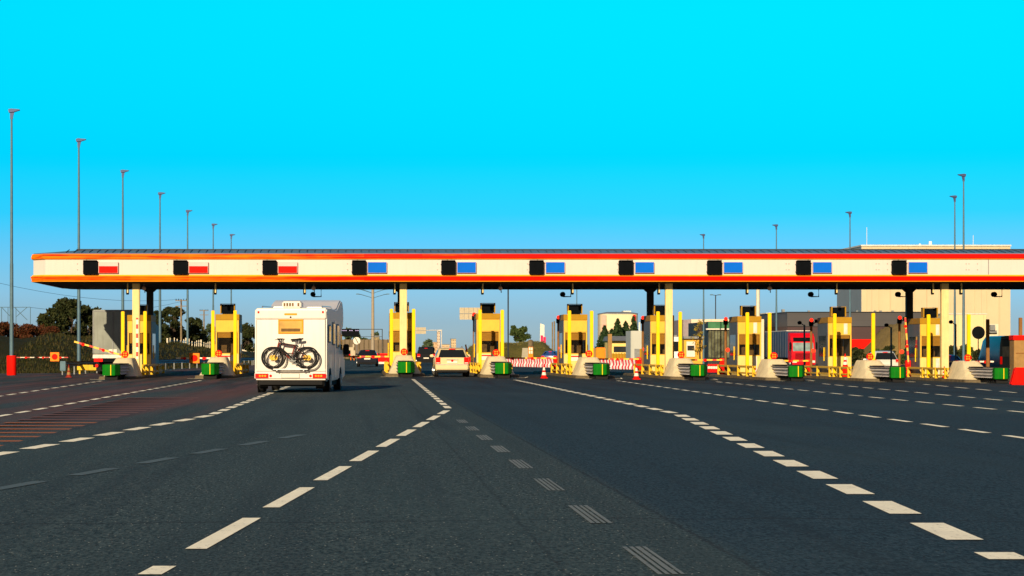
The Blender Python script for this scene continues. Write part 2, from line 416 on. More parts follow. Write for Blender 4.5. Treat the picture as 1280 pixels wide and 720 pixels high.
# broken line ahead of the motorhome
dashes(marks, (-18, 571), (262, 519.5), 1.60, 2.5, .22, off=-.2)
dashes(marks, (266, 518), (384, 474.5), 1.7, 2.7, .20)
dashes(marks, (-4, 521), (252, 475.5), 1.8, 2.9, .16)
dashes(marks, (-8, 496.5), (128, 476), 2.1, 3.6, .16)
dashes(marks, (1320, 553.5), (772, 476), 1.9, 3.1, .15, off=1.1)
dashes(marks, (1290, 516.5), (893, 477), 2.1, 3.5, .15)
dashes(marks, (1290, 504), (1026, 479.5), 2.4, 4.0, .15)
dashes(marks, (1270, 491), (1155, 480.5), 3.4, 5.6, .15)
# ground-off old lines
for (a, b) in (((840, 719), (575, 525)),):
    dashes(ghost, a, b, 2.0, 4.1, .035, off=-.1, lanes=4)
dashes(ghost2, (-10, 613), (392, 541), 1.5, 2.6, .17)
mk = struct(marks.build('road_markings', 'paint')); struct(ghost.build('road_markings', 'ghost')); struct(ghost2.build('road_markings', paint('nearly lost paint', (.085, .108, .110), .95)))
ys_ = [33.2 + 1.82 * i for i in range(20)]
for i, y in enumerate(ys_):
    xb = -4.4 + (y - 31) * .025 - .22; xa = WX(10, 47) + (WX(245, 104) - WX(10, 47)) * (y - 47) / 57 + .3
    strip(orange if i < 7 else orange2, ((xa + xb) / 2 + .0, y), ((xa + xb) / 2, y + (.55 if i < 7 else .9)), xb - xa, .005)
struct(orange.build('road_markings', 'orangepaint')); struct(orange2.build('road_markings', paint('nearly worn red paint', (.135, .050, .028), 1.0)))

# ------------------------------------------------------------------ toll canopy
def band_mat():
    m, nt, b, out = new_mat('faded band')
    v = coord(nt); s = sepxyz(nt, v)
    x = mth(nt, 'MULTIPLY', mth(nt, 'ADD', s[0], 18.5), 1 / 54.0)            # along the canopy
    cell = nt.nodes.new('ShaderNodeTexWhiteNoise'); cell.noise_dimensions = '1D'
    nt.links.new(mth(nt, 'FLOOR', mth(nt, 'MULTIPLY', s[0], 1 / 3.15)), cell.inputs['W'])
    blot = noise(nt, coord(nt, (.35, 1, 2.5)), 1.6, 5, .65)
    streak = noise(nt, coord(nt, (.10, 1, 9)), 1.5, 4, .6)
    f = mth(nt, 'ADD', mth(nt, 'ADD', mth(nt, 'ADD', mth(nt, 'MULTIPLY', x, 1.2), .14), mth(nt, 'MULTIPLY', mth(nt, 'SUBTRACT', streak, .44), 1.35)), mth(nt, 'ADD', mth(nt, 'MULTIPLY', mth(nt, 'SUBTRACT', cell.outputs[0], .5), .34), mth(nt, 'MULTIPLY', mth(nt, 'SUBTRACT', blot, .5), .75)))
    c = ramp(nt, f, [(.0, (.90, .20, .003)), (.30, (.90, .12, .003)), (.50, (.80, .012, .003)), (1, (.78, .004, .002))])
    nt.links.new(c, b.inputs['Base Color']); b.inputs['Roughness'].default_value = .6; b.inputs['Specular IOR Level'].default_value = .05
    return m
M['band'] = band_mat()
M['trim'] = mat('yellow trim', (.80, .34, .012), .5, var=.08)  # yellow edge lines whose colour also paints a glow along the bands
CX0, CX1, CY0, CY1 = -17.95, 52.0, 129.6, 144.3
canopy = thing('toll_canopy', 'long flat toll plaza canopy with cream fascia between red and orange bands', 'toll canopy', (0, 0, 0))
def ring(z, o, c=.75):                                # chamfered plan, o = overhang
    x0, x1, y0, y1 = CX0 - o, CX1 + o, CY0 - o, CY1 + o
    return [(x0 + c, y0, z), (x1 - c, y0, z), (x1, y0 + c, z), (x1, y1 - c, z), (x1 - c, y1, z), (x0 + c, y1, z), (x0, y1 - c, z), (x0, y0 + c, z)]
MB().loft([ring(5.36, 0), ring(6.26, 0)]).build('fascia_panel', 'cream', canopy)
MB().loft([ring(5.04, .06), ring(5.30, .14), ring(5.33, .14)]).build('lower_band', 'band', canopy)
MB().loft([ring(5.335, .09), ring(5.41, .05)]).build('yellow_trim', 'trim', canopy)
MB().loft([ring(6.285, .10), ring(6.33, .12), ring(6.535, .06)]).build('upper_band', 'band', canopy)
MB().loft([ring(6.235, .04), ring(6.283, .10)]).build('yellow_trim', 'trim', canopy)
MB().loft([ring(5.0385, .03), ring(5.039, .10), ring(5.075, .12)]).build('yellow_trim', 'trim', canopy)
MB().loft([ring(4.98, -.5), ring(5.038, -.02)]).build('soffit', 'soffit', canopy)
MB().loft([ring(6.537, .03), ring(6.59, -.03), ring(6.82, -1.9), ring(6.84, -6)]).build('roof', 'roof', canopy)
mb = MB()                                             # standing seams and snow-guard studs
x = CX0 + 1.8
while x < CX1 - 2:
    mb.add([(x, CY0 + .02, 6.595), (x + .04, CY0 + .02, 6.595), (x + .04, CY0 + 1.85, 6.825), (x, CY0 + 1.85, 6.825),
            (x, CY0 + .02, 6.63), (x + .04, CY0 + .02, 6.63), (x + .04, CY0 + 1.85, 6.86), (x, CY0 + 1.85, 6.86)],
           [(0, 3, 2, 1), (4, 5, 6, 7), (0, 1, 5, 4), (1, 2, 6, 5), (2, 3, 7, 6), (3, 0, 4, 7)])
    x += .42
mb.build('roof_seams', mat('roof seam', (.05, .09, .14), .5), canopy)
mb = MB()                                             # ridge rail and panel joints
mb.box(CX0 + 2.2, CX1 - 2, CY0 + 1.88, CY0 + 1.98, 6.80, 6.885)
mb.build('ridge_rail', 'coldark', canopy)
mb = MB()
for k in range(12): mb.box(-15.0 + 4.87 * k + (0.0), -15.0 + 4.87 * k + .045, CY0 - .004, CY0 + .02, 5.42, 6.245)
mb.build('panel_joint', 'galvd', canopy)
mb = MB()
for k in range(11):
    for dx in (-1.5,) + ((2.9, 2.75) if k > 6 else ()):
        for z in (5.66, 5.98): MB().box(-14.0 + 4.86 * k + dx, -14.0 + 4.86 * k + dx + .05, CY0 - .02, CY0 + .01, z, z + .04).build('bolt', 'galvd', canopy)
COLX = [-12.41, 2.14, 16.60, 31.62, 46.2]
for cx in COLX:
    MB().box(cx - .195, cx + .195, 130.55, 130.95, g(cx) + .1, 4.985).build('column', 'col', canopy, bevel=.025)
    MB().box(cx - .19, cx + .19, 139.0, 139.4, g(cx) + .1, 4.985).build('column', 'coldark', canopy, bevel=.02)  # rear column: its shade is put into the dark colour
    MB().prism([(-.5, 4.975), (.5, 4.975), (.22, 4.72), (-.22, 4.72)], 'y', 139.05, 139.35).build('bracket', 'coldark', canopy, (cx, 0, 0))
# hazard stripes up the first columns
st = stripe('red hazard bands', (.86, .80, .62), (.75, .02, .01), (0, 0, 1), .50, .5)
MB().box(-12.41 + .01, -12.41 + .13, 130.535, 130.548, .85, 3.1).build('hazard_strip', st, canopy)
st2 = stripe('orange red bands', (.85, .42, .05), (.75, .02, .01), (0.5, 0, 1), .62, .35)


# displays and lane signs fixed on the fascia
ORD = ['first', 'second', 'third', 'fourth', 'fifth', 'sixth', 'seventh', 'eighth', 'ninth', 'tenth']
disp_px = [112.9, 225.5, 337, 448.8, 560.5, 670.7, 782.4, 893.1, 1004.4, 1124]
Yf = CY0
for i, px in enumerate(disp_px):
    x = WX(px, Yf - .2)
    lab = 'square black signal display on the canopy fascia, %s from the open end' % ORD[i]
    if i == 0:
        dd = thing('signal_display', lab, 'signal display', (x, Yf, 5.80), 0, 'black signal displays along the canopy')
        MB().box(-.385, .385, -.30, -.003, -.37, .37).build('housing', 'black', dd, bevel=.02)
        MB().box(-.33, .33, -.306, -.301, -.31, .31).build('screen', 'screen', dd)
        MB().box(-.37, .37, -.42, -.302, .355, .385).build('hood', 'black', dd)
        MB().box(-.42, -.39, -.12, -.04, -.25, -.2).box(-.42, -.39, -.12, -.04, .15, .2).build('bracket', 'galvd', dd)
        d0 = dd
    else: dup(d0, (x, Yf, 5.80), label=lab)
for i, px in enumerate(disp_px):
    x = WX(px + 22.6 + (.6 if i > 4 else 0), Yf - .1)
    if i < 3:
        lab = 'lane sign with white top and red lower part, %s from the canopy open end' % ORD[i]
        if i == 0:
            s0 = thing('lane_sign', lab, 'lane sign', (x, Yf, 5.79), 0, 'red and white lane signs on the canopy')
            MB().box(-.53, .53, -.16, -.003, -.30, .31).build('sign_case', 'pinkw', s0, bevel=.015)
            MB().box(-.505, .505, -.168, -.161, -.285, .08).build('red_panel', 'redp', s0)
        else: dup(s0, (x, Yf, 5.79), label=lab)
    else:
        lab = 'plain blue lane sign beside its black display, %s blue one from the motorhome' % ORD[i - 3]
        if i == 3:
            s1 = thing('lane_sign', lab, 'lane sign', (x, Yf, 5.79), 0, 'blue lane signs on the canopy')
            MB().box(-.52, .52, -.16, -.003, -.29, .31).build('sign_case', 'pinkw', s1, bevel=.012)
            MB().box(-.50, .50, -.168, -.161, -.275, .295).build('blue_panel', 'blue', s1)
        else: dup(s1, (x, Yf, 5.79), label=lab)

# ------------------------------------------------------------------ the islands
IX = [-12.41, -7.55, -2.70, 2.08, 6.86, 11.68, 16.46, 21.28, 26.27, 31.35]
PH = ['by the grey tarpaulin lorry', 'between grey lorry and motorhome', 'hidden behind the motorhome', 'seen head-on beyond the motorhome',
      'past the cream estate car', 'between the two small cones', 'under the third pale column', 'beside the blue lorry trailer',
      'with a big cone by its booth', 'next to the round black sign']
BOOTHW = 1.28
def roundrect(hw, y0, y1, z, n=5, e=.35):
    pts = []
    r = min(hw, (y1 - y0) / 2) * .75
    for cx, cy, a0 in ((hw - r, y1 - r, 0), (-hw + r, y1 - r, 90), (-hw + r, y0 + r, 180), (hw - r, y0 + r, 270)):
        for k in range(n + 1):
            t = R(a0 + 90 * k / n); pts.append((cx + r * math.cos(t), cy + r * math.sin(t), z))
    return pts
for i, X in enumerate(IX):
    struct(MB().loft([roundrect(1.02, 120.6, 152, -.02), roundrect(1.0, 120.7, 152, .12), roundrect(.96, 120.8, 151.9, .15)]).build('kerb_island' if i == 0 else 'kerb_island', 'kerb', None, (X, 0, g(X))))

def first_nose(o):
    MB().loft([roundrect(.85, 121.0, 126.6, .0), roundrect(.845, 121.05, 126.6, .13)]).build('base_band', 'yelbase', o)
    MB().loft([roundrect(.82, 121.15, 126.55, .131), roundrect(.70, 122.0, 126.5, .38), roundrect(.54, 123.0, 126.45, .75), roundrect(.42, 123.7, 126.4, 1.02), roundrect(.37, 123.85, 126.3, 1.07)]).build('concrete_body', 'conc', o, smooth=True)
def corr(n=7):                                         # w-beam profile, (depth, z)
    P = []
    for k in range(19):
        t = k / 18; P.append((.06 * math.cos(t * 2 * math.pi * 3), .27 + .47 * t))
    return P
def first_cushion(o):
    prof = [(-.42, -.30), (-.20, -.38), (0, -.40), (.20, -.38), (.42, -.30), (.42, .55), (-.42, .55)]
    prof[4:] = [(.42, .12), (-.42, .12)]
    MB().prism(prof, 'z', .22, .76).build('green_cap', 'greenp', o, (0, 118, 0), bevel=.02)
    MB().box(-.018, .018, -.412, -.402, .23, .75).build('yellow_line', 'yellow', o, (0, 118, 0))
    for sgn in (-1, 1):
        mb = MB(); P = corr()
        vs = [(sgn * (.40 + dd), y, z) for y in (118.13, 123.9) for dd, z in P]; n = len(P)
        mb.add(vs, [(k, k + 1, n + k + 1, n + k) for k in range(n - 1)])
        mb.build('guardrail_panel', 'galv', o, recalc=False)
    MB().box(-.36, .36, 118.2, 123.6, .62, .72).build('inner_frame', 'galvd', o)
    MB().box(-.38, .38, 118.0, 123.0, .765, .80).build('top_cover', 'rubber', o, bevel=.015)
    mb = MB()
    for k in range(14):
        y = 118.1 + .4 * k
        for sx in (-.36, .33): mb.add([(sx, y, .0), (sx + .03, y, .0), (sx + .03, y + .07, .0), (sx, y + .07, .0), (sx, y + .25, .3), (sx + .03, y + .25, .3), (sx + .03, y + .32, .3), (sx, y + .32, .3)], [(0, 3, 2, 1), (4, 5, 6, 7), (0, 1, 5, 4), (1, 2, 6, 5), (2, 3, 7, 6), (3, 0, 4, 7)])
    mb.box(-.3, .3, 117.85, 123.3, .01, .2)
    mb.build('support_legs', 'rubber', o)
def first_disc(o):
    MB().tube([(0, 124.7, 1.05), (0, 124.7, 1.2)], .03).build('post', 'galvd', o)
    MB().lathe([(.15, -.06), (.18, -.05), (.18, .05), (.14, .06)], (0, 124.62, 1.25), 'y', 24).build('lamp_case', 'redp', o, smooth=True)
    mb = MB()
    for a in range(4):
        t = R(45 + 90 * a); mb.lathe([(.045, -.075), (.05, -.062)], (.085 * math.cos(t), 124.62, 1.25 + .085 * math.sin(t)), 'y', 12)
    mb.build('lens', 'orange', o)
def first_booth(o):
    w = BOOTHW / 2; y0, y1 = 0, 3.0
    # lower wall, corner posts, upper wall, roof band
    MB().box(-w, w, y0, y1, .15, 1.22).build('lower_wall', 'boothlow', o, bevel=.01)
    MB().box(-w, w, y0, y1, 2.46, 3.09).build('upper_wall', 'booth', o, bevel=.01)
    for sx in (-w, w - .07):
        for y in (y0, y1 - .08): MB().box(sx, sx + .07, y, y + .08, 1.222, 2.458).build('corner_post', 'booth', o)
    MB().box(-w - .02, w + .02, y0 - .03, y1 + .05, 3.092, 3.42).build('roof', 'ochre', o, bevel=.015)
    for sx, nm in ((-w, -1), (w, 1)):
        MB().box(min(sx, sx + nm * .025), max(sx, sx + nm * .025), .10, y1 - .02, .3, 3.08).build('side_panel', 'boothside', o)  # thin panel over each side, greyer and darker than the front
        a, b_ = (sx + nm * .026, sx + nm * .045)
        MB().box(min(a, b_), max(a, b_), .5, 2.5, 1.25, 2.4).build('side_window', 'glass', o)
        MB().tube([(sx + nm * .09, .75, 1.0), (sx + nm * .09, .75, 1.75)], .03).build('handrail', 'yellow', o)
    win = MB().box(-w + .075, w - .075, .045, .055, 1.225, 2.455).build('window', 'pane', o)
    MB().box(-w + .071, w - .071, .02, .042, 1.222, 1.26).build('sill', 'booth', win); MB().box(-w + .071, w - .071, .02, .042, 2.42, 2.458).build('head_rail', 'booth', win)
    MB().box(-w + .09, w - .09, .12, .14, 1.86, 2.44).build('blind', 'amber', o)
    MB().box(-w + .03, w - .03, 2.2, 2.26, 1.22, 2.46).build('partition', 'inner', o)
    MB().box(-w + .1, w - .1, .35, .8, 1.22, 1.30).box(-.35, -.05, .5, .8, 1.3, 1.72).box(.15, .38, .9, 1.15, 1.3, 1.8).build('desk', 'inner', o)
    MB().box(-.45, .35, -.012, -.002, .85, 1.15).build('notice', 'plate', o)
def first_panel(o):
    MB().box(-.34, .34, .05, .5, .02, .50).build('housing', 'black', o, bevel=.02)
    MB().box(-.34, .34, .032, .048, .03, .49).build('screen', 'screen', o)
    for sx in (-.41, .35): MB().box(sx, sx + .06, -.06, .48, -.0, .52).build('side_plate', 'ochre', o)
    MB().box(-.41, .41, -.06, .5, .521, .545).build('hood', 'ochre', o)
    MB().box(-.3, .3, .1, .4, -.03, .02).build('base', 'rubber', o)
def first_post(o):
    MB().box(-.09, .09, -.09, .09, 0, 3.42).build('post_body', 'yellow', o, bevel=.02)
    MB().box(-.15, .15, -.15, .15, 0, .02).build('base_plate', 'yelrail', o)
def first_rail(o):
    MB().box(-.05, .05, 125.4, 138.6, .60, .72).build('top_rail', 'yelrail', o, bevel=.015)
    MB().box(-.035, .035, 125.4, 138.6, .27, .36).build('lower_rail', 'yelrail', o, bevel=.01)
    for y in (125.8, 127.9, 130.9, 134.4, 138.2): MB().box(-.08, .08, y, y + .16, .14, .70).build('post', 'yelrail', o, bevel=.01)

SETS = [('island_nose', 'cream concrete impact nose, island %s', 'concrete nose', first_nose, 'concrete noses of the islands', 0),
        ('crash_cushion', 'green fronted crash cushion, island %s', 'crash cushion', first_cushion, 'green crash cushions', 0),
        ('warning_lamp', 'round red warning lamp, island %s', 'warning lamp', first_disc, 'round red warning lamps', 0)]
for nm, lab, cat, fn, grp, _ in SETS:
    for i, X in enumerate(IX):
        if i == 0:
            o0 = thing(nm, lab % PH[i], cat, (X, 0, g(X)), 0, grp); fn(o0)
        else: dup(o0, (X, 0, g(X)), label=lab % PH[i])
for i, X in enumerate(IX):
    lab = 'yellow cream toll booth on the island %s' % PH[i]
    if i == 0: b0 = thing('toll_booth', lab, 'toll booth', (X, 132.5, g(X)), 0, 'toll booths in a row'); first_booth(b0)
    else: dup(b0, (X, 132.5, g(X)), label=lab)
booths = [o for o in COL.objects if o.name.startswith('toll_booth')]
for i, b in enumerate(booths):
    k = (1.0, .55, .85, 1.15, .92, .75, 1.05, 1.0, .35, .95)[i]
    for c in kids(b):
        if c.name.startswith('blind'): c.scale.z = k; c.location.z = 2.44 * (1 - k)
        if c.name.startswith('notice'):
            if i not in (1, 4, 5): bpy.data.objects.remove(c)
            else: MB().box(-.43, .20, -.017, -.0125, 1.06, 1.13).build('notice_header', 'redp', c)
    if i >= 7:
        MB().box(.22, .42, -.006, -.0005, 2.48, 3.07).build('pale_panel', 'galv', b); MB().box(.22, .42, -.006, -.0005, .3, 1.2).build('pale_panel', 'galv', b)
for i, X in enumerate(IX):
    lab = 'black display on top of the booth, island %s' % PH[i]
    if i == 0: p0 = thing('booth_display', lab, 'display', (X, 132.85, g(X) + 3.46), 0, 'black displays on the booth roofs'); first_panel(p0)
    else: dup(p0, (X, 132.85, g(X) + 3.46), label=lab)
post0 = None
for i, X in enumerate(IX):
    hs = .60 if i < 8 else .80
    for sx, wd in ((-hs, 'on the verge side'), (hs, 'on the warehouse side')):
        xx = X + sx; yy = 129.5 if i < 8 else (129.9 if sx < 0 else 127.6)
        lab = 'tall yellow post %s, island %s' % (wd, PH[i])
        if post0 is None: post0 = thing('height_post', lab, 'post', (xx, yy, g(xx) + .15), 0, 'tall yellow posts before the booths'); first_post(post0)
        else: dup(post0, (xx, yy, g(xx) + .15), label=lab)
rail0 = None
for i, X in enumerate(IX):
    for sx, wd in ((-.84, 'on the verge side'), (.84, 'on the warehouse side')):
        lab = 'yellow guard rail %s, island %s' % (wd, PH[i])
        if rail0 is None: rail0 = thing('guard_rail', lab, 'guard rail', (X + sx, 0, g(X)), 0, 'low yellow guard rails'); first_rail(rail0)
        else: dup(rail0, (X + sx, 0, g(X)), label=lab)
# solid white line round every nose
mb = MB()
for X in IX:
    z = g(X) + .007
    for (xa, ya, xb, yb) in ((-1.25, 119.5, 1.15, 119.5), (1.15, 119.5, 1.6, 124)):
        mb.quad((X + xa, ya - .35, z), (X + xb, yb - .35, z), (X + xb, yb + .35, z), (X + xa, ya + .35, z))
struct(mb.build('road_markings', 'paint'))

# barriers
boom_yr = stripe('boom yellow red', (.86, .50, .03), (.75, .02, .01), (1, 0, 0), .56, .42)
boom_wr = stripe('boom white red', (.80, .74, .62), (.70, .02, .01), (1, 0, 0), .62, .42)
def barrier(X, Y, length, label, m=boom_yr, tilt=0, sign=False, z=.98, flip=1):
    o = thing('barrier_gate', label, 'barrier', (X, Y, g(X)))
    MB().box(-.14, .14, -.16, .16, .15, 1.08).build('cabinet', 'redp', o, bevel=.03)
    a = MB().box(-length, .12, -.03, .03, -.045, .045)
    for k in range(int(length / 1.12)): a.lathe([(.085, -.034), (.085, .034)], (-length + .5 + 1.12 * k, 0, -.02), 'y', 14, 1)
    arm = a.build('boom_arm', [m, 'redp'], o, (-.02, -.2, z)); arm.rotation_euler = (0, R(tilt), 0)
    if flip < 0: arm.scale = (-1, 1, 1)
    if sign:
        sg = MB().box(-.30, .30, -.06, -.035, -.30, .30).build('sign_board', 'orange', o, (-length * .62, -.2, z), bevel=.02)
        MB().lathe([(.19, -.075), (.19, -.062)], (0, 0, 0), 'y', 20).build('red_disc', 'redp', sg)
    return o
by = 139.0
barrier(WX(14.5, 156), 156, 3.72, 'thin white and red barrier with orange square sign before the grassy slope', stripe('boom dull white red', (.55, .50, .40), (.42, .02, .01), (1, 0, 0), .62, .42), 0, True, 1.12, -1)
for c in kids(bpy.data.objects['barrier_gate']):
    if c.name.startswith('sign_board'): c.location.x = WX(69, 156) - WX(14.5, 156); c.location.z = WZ(446, 156) - g(-23)
    if c.name.startswith('boom_arm'): c.location.z = WZ(446.8, 156) - g(-23); c.scale.z = .7
    if c.name.startswith('cabinet'): c.scale.z = .8
barrier(IX[0] - .62, 128.2, 2.5, 'half raised yellow and red boom beside the grey lorry', boom_yr, 16, False, 1.25)
barrier(IX[1] - .55, by, 2.75, 'white and red boom with orange square sign near the white fence', boom_wr, 0, True)
barrier(IX[3] - .55, by, 2.6, 'yellow and red boom lowered behind the dark saloon lane')
barrier(IX[4] - .8, by + .8, .75, 'short raised barrier stub with red cabinet by the estate car', boom_yr, 80)
barrier(IX[5] - .55, by, 3.0, 'yellow and red boom lowered behind the smaller cone')
barrier(IX[6] - .55, by, 2.85, 'yellow and red boom lowered before the small guard house')
barrier(IX[7] - .55, by, 2.6, 'yellow and red boom lowered before the green glass building')
barrier(IX[8] - .55, by, 2.7, 'yellow and red boom lowered in front of the red lorry')
barrier(IX[9] - .85, 134.6, 2.5, 'striped boom standing upright beside the silver car', stripe('boom upright', (.85, .45, .06), (.75, .02, .01), (1, 0, 0), .62, .4), 86)
barrier(35.45, by + 1, 3.3, 'white and red boom lowered by the dark blue van', boom_wr, 0, False, 1.03, -1).location.x = 33.4

# signal posts
def signal(px, py, Y, label, mt='brown', first=[None]):
    x = WX(px, Y); h = WZ(py, Y) - g(x)
    o = thing('signal_post', label, 'signal post', (x, Y, g(x)), 0, 'lane signal posts')
    MB().tube([(0, 0, .1), (0, 0, h)], .07, 8).build('pole', mt, o)
    MB().box(-.12, .12, -.1, .1, h - .30, h - .02).build('signal_head', 'black', o, bevel=.02)
    MB().lathe([(.10, -.16), (.11, -.10)], (0, 0, h + .04), 'y', 14).build('red_light', 'redlamp', o)
    MB().tube([(0, 0, h - .2), (.28, -.1, h - .08)], .03).box(.2, .36, -.2, .0, h - .12, h + .08).build('side_lamp', 'black', o)
    MB().lathe([(.11, -.10), (.12, -.07), (.12, .03)], (.12, 0, 1.55), 'y', 16).build('stop_lamp', 'redlamp', o)
    return o
for k, (px, py) in enumerate(((592.5, 394), (698, 397.5), (803.5, 398), (907, 399.5), (1014, 401), (1124.3, 398))):
    signal(px, py, 136.5, 'dark lane signal post with red light, island %s' % PH[4 + k])
def cam_post(px, py, Y, label):
    x = WX(px, Y); h = WZ(py, Y) - g(x)
    o = thing('camera_post', label, 'camera post', (x, Y, g(x)), 0, 'camera posts behind the booths')
    MB().tube([(0, 0, .1), (0, 0, h)], .055, 8).build('pole', 'lamp', o)
    MB().tube([(0, 0, h - .05), (-.25, -.1, h + .1)], .03).build('arm', 'lamp', o)
    MB().lathe([(.05, -.14), (.11, -.1), (.11, .12), (.06, .2)], (-.3, -.1, h + .12), 'y', 12).build('camera', 'black', o, smooth=True)
cam_post(1005.5, 406, 142, 'thin camera post in front of the red lorry')
cam_post(1114, 409, 142, 'thin camera post beside the silver car')
cam_post(1194.5, 405, 142, 'thin camera post before the pale warehouse annexe')

# fittings hanging below the canopy
hang = [159.5, 269.3, 381, 493.5, 603.5, 716, 824, 934.5, 1046, 1166.5, 1202]
for i, px in enumerate(hang):
    Y = 130.6; x = WX(px, Y); lab = 'thin pale antenna rod under the canopy edge, %s from the open end' % (ORD + ['last'])[i]
    if i == 0:
        a0 = thing('antenna', lab, 'antenna', (x, Y, 4.985), 0, 'antenna rods below the canopy')
        MB().box(-.035, .035, -.03, .03, -.52, 0).build('rod', 'col', a0); MB().box(-.09, .06, .05, .2, -.62, -.18).build('radio_box', 'black', a0, bevel=.02)
    else: dup(a0, (x, Y, 4.985), label=lab)
cams = [(180, 'by the hazard striped column'), (392, 'above the motorhome'), (625.5, 'past the estate car booth'), (962, 'above the lorry trailer')]
for i, (px, t) in enumerate(cams):
    Y = 131.5; x = WX(px, Y); lab = 'small white surveillance camera under the canopy, ' + t
    if i == 0:
        c0 = thing('camera', lab, 'camera', (x, Y, 4.985), 0, 'white cameras below the canopy')
        MB().tube([(0, 0, 0), (0, 0, -.18)], .035).build('bracket', 'galvd', c0)
        MB().lathe([(.06, -.2), (.11, -.15), (.11, .12), (.05, .18)], (0, 0, -.26), 'y', 14).build('camera_body', 'pinkw', c0, smooth=True)
        MB().tube([(.03, .02, -.3), (.05, .02, -.5)], .025).build('cable', 'galvd', c0)
    else: dup(c0, (x, Y, 4.985), label=lab)
arms = [(396, 'above the motorhome'), (708, 'between the two small cones'), (1018, 'above the red lorry'), (1127, 'by the second dark column from the warehouse end'), (1247, 'above the round black sign')]
for i, (px, t) in enumerate(arms):
    Y = 138.5; x = WX(px, Y); lab = 'black camera bracket hanging under the canopy ' + t
    if i == 0:
        k0 = thing('camera_bracket', lab, 'camera bracket', (x, Y, 4.985), 0, 'black camera brackets below the canopy')
        MB().tube([(.25, 0, 0), (.25, 0, -.55), (-.2, 0, -.55)], .035).build('arm', 'black', k0)
        MB().lathe([(.10, -.25), (.15, -.2), (.15, .1), (.09, .2)], (-.22, 0, -.42), 'y', 14).build('camera_body', 'black', k0, smooth=True)
    else: dup(k0, (x, Y, 4.985), label=lab)

# ------------------------------------------------------------------ small things on the plaza
def cone(px, py_top, py_bot, Y, label, z0=None):
    x = WX(px, Y); h = (py_bot - py_top) * Y / F; z = WZ(py_bot, Y) if z0 is None else z0
    o = thing('traffic_cone', label, 'traffic cone', (x, Y, g(x) + .008 if z0 is None else z0), 0, 'red and white traffic cones')
    MB().prism([(-.25 * h, -.25 * h), (.25 * h, -.25 * h), (.25 * h, .25 * h), (-.25 * h, .25 * h)], 'z', 0, .06 * h).build('base', 'redp', o, bevel=.01)
    mb = MB(); cuts = [(0.06, .19), (.22, .165), (.42, .125), (.55, .10), (.76, .065), (1, .025)]
    for k in range(5):
        (a, ra), (b, rb) = cuts[k], cuts[k + 1]
        mb.lathe([(ra * h, a * h), (rb * h, b * h)], (0, 0, 0), 'z', 18, k % 2)
    mb.build('cone_body', ['redp', 'plate'], o, smooth=True)
    return o
Yc = G(86, 472)[1]; cone(86, 456, 472, Yc, 'faded red traffic cone beside the steel guard rail end')
dc = [mat('dull cone red', (.22, .02, .012), .7, var=.2, dirt=.3), M['brownk']]
for c in kids(bpy.data.objects['traffic_cone']):
    c.data.materials[0] = dc[0]
    if len(c.data.materials) > 1: c.data.materials[1] = dc[1]
cone(680, 455, 473, G(680, 473)[1], 'red and white cone next to the estate car side island')
cone(795.5, 455.5, 474.5, G(795.5, 474.5)[1], 'red and white cone before the third pale column island')
cx = WX(1056.5, 130.6)
cb = MB().prism([(-.22, -.2), (.22, -.2), (.2, .2), (-.2, .2)], 'z', 0, .48).build('plastic_block', 'redp', None, (cx, 130.6, g(cx) + .15), bevel=.03)
tag(cb, 'red plastic block standing under the big cone beside a booth', 'plastic block')
cone(1056.5, 438, 456, 130.6, 'big red and white cone raised on a red block by a booth', g(cx) + .632)
cone(1180.3, 458, 473, 128.4, 'small dark cone at the foot of the last pale column', g(31) + .15)
cone(944.5, 455, 464, 131, 'tiny red cone behind the yellow rail by the blue trailer', g(21) + .15)

def barrier_mat():
    return stripe('red white slanted stripes', (.85, .82, .78), (.75, .02, .02), (1, 0, .5), .62, .5, dirt=.12)
M['bstripe'] = barrier_mat()
def jersey(o, L, mt, h=.80):
    MB().prism([(-.25, 0), (.25, 0), (.22, .22), (.09, .38), (.07, h), (-.07, h), (-.09, .38), (-.22, .22)], 'x', -L / 2 + .01, L / 2 - .01).build('barrier_shell', mt, o, bevel=.015)
PA, PB = Vector((12.6, 229)), Vector((24.5, 190)); nseg = 20; du = (PB - PA) / nseg; ang = math.atan2(du.y, du.x)
for k in range(nseg):
    p = PA + du * (k + .5)
    if k == 0:
        j0 = thing('plastic_barrier', 'red and white striped plastic barrier in the long row behind the booths', 'plastic barrier', (p.x, p.y, g(p.x)), ang, 'striped plastic barriers in a long row'); jersey(j0, du.length, 'bstripe')
    else: dup(j0, (p.x, p.y, g(p.x)), ang)
ob = thing('plastic_barrier', 'solid red plastic barrier with pale foot behind the dark saloon', 'plastic barrier', (WX(480, 250), 250, g(2)), 0)
MB().prism([(-.25, .22), (.25, .22), (.08, 1.1), (-.08, 1.1)], 'x', -1.5, 1.5).build('barrier_shell', 'redp', ob, bevel=.02)
MB().box(-1.5, 1.5, -.27, .27, 0, .215).build('foot', 'plate', ob)
x = 31.0
ob = thing('plastic_barrier', 'large red plastic barrier beside the last green crash cushion', 'plastic barrier', (x, 112.5, g(x)), 0)
MB().prism([(-.72, 0), (1.3, 0), (1.3, .82), (-.5, .82)], 'y', -.22, .22).build('barrier_shell', 'redp', ob, bevel=.04)
mb = MB()
for k in (-.32, .02, .36, .70): mb.box(k, k + .05, -.24, -.222, .06, .76)
mb.build('ribs', 'redp', ob); MB().box(.95, 1.31, -.235, -.222, .05, .3).build('white_patch', 'plate', ob)
x = -24.2
ob = thing('plastic_barrier', 'dull red plastic barrier beside the first lamp pole', 'plastic barrier', (x, 151, g(x)), 0)
MB().prism([(-.9, 0), (.58, 0), (.46, .9), (-.8, .9)], 'y', -.25, .25).build('barrier_shell', mat('dull red', (.13, .004, .004), .6, var=.2, dirt=.3), ob, bevel=.04)
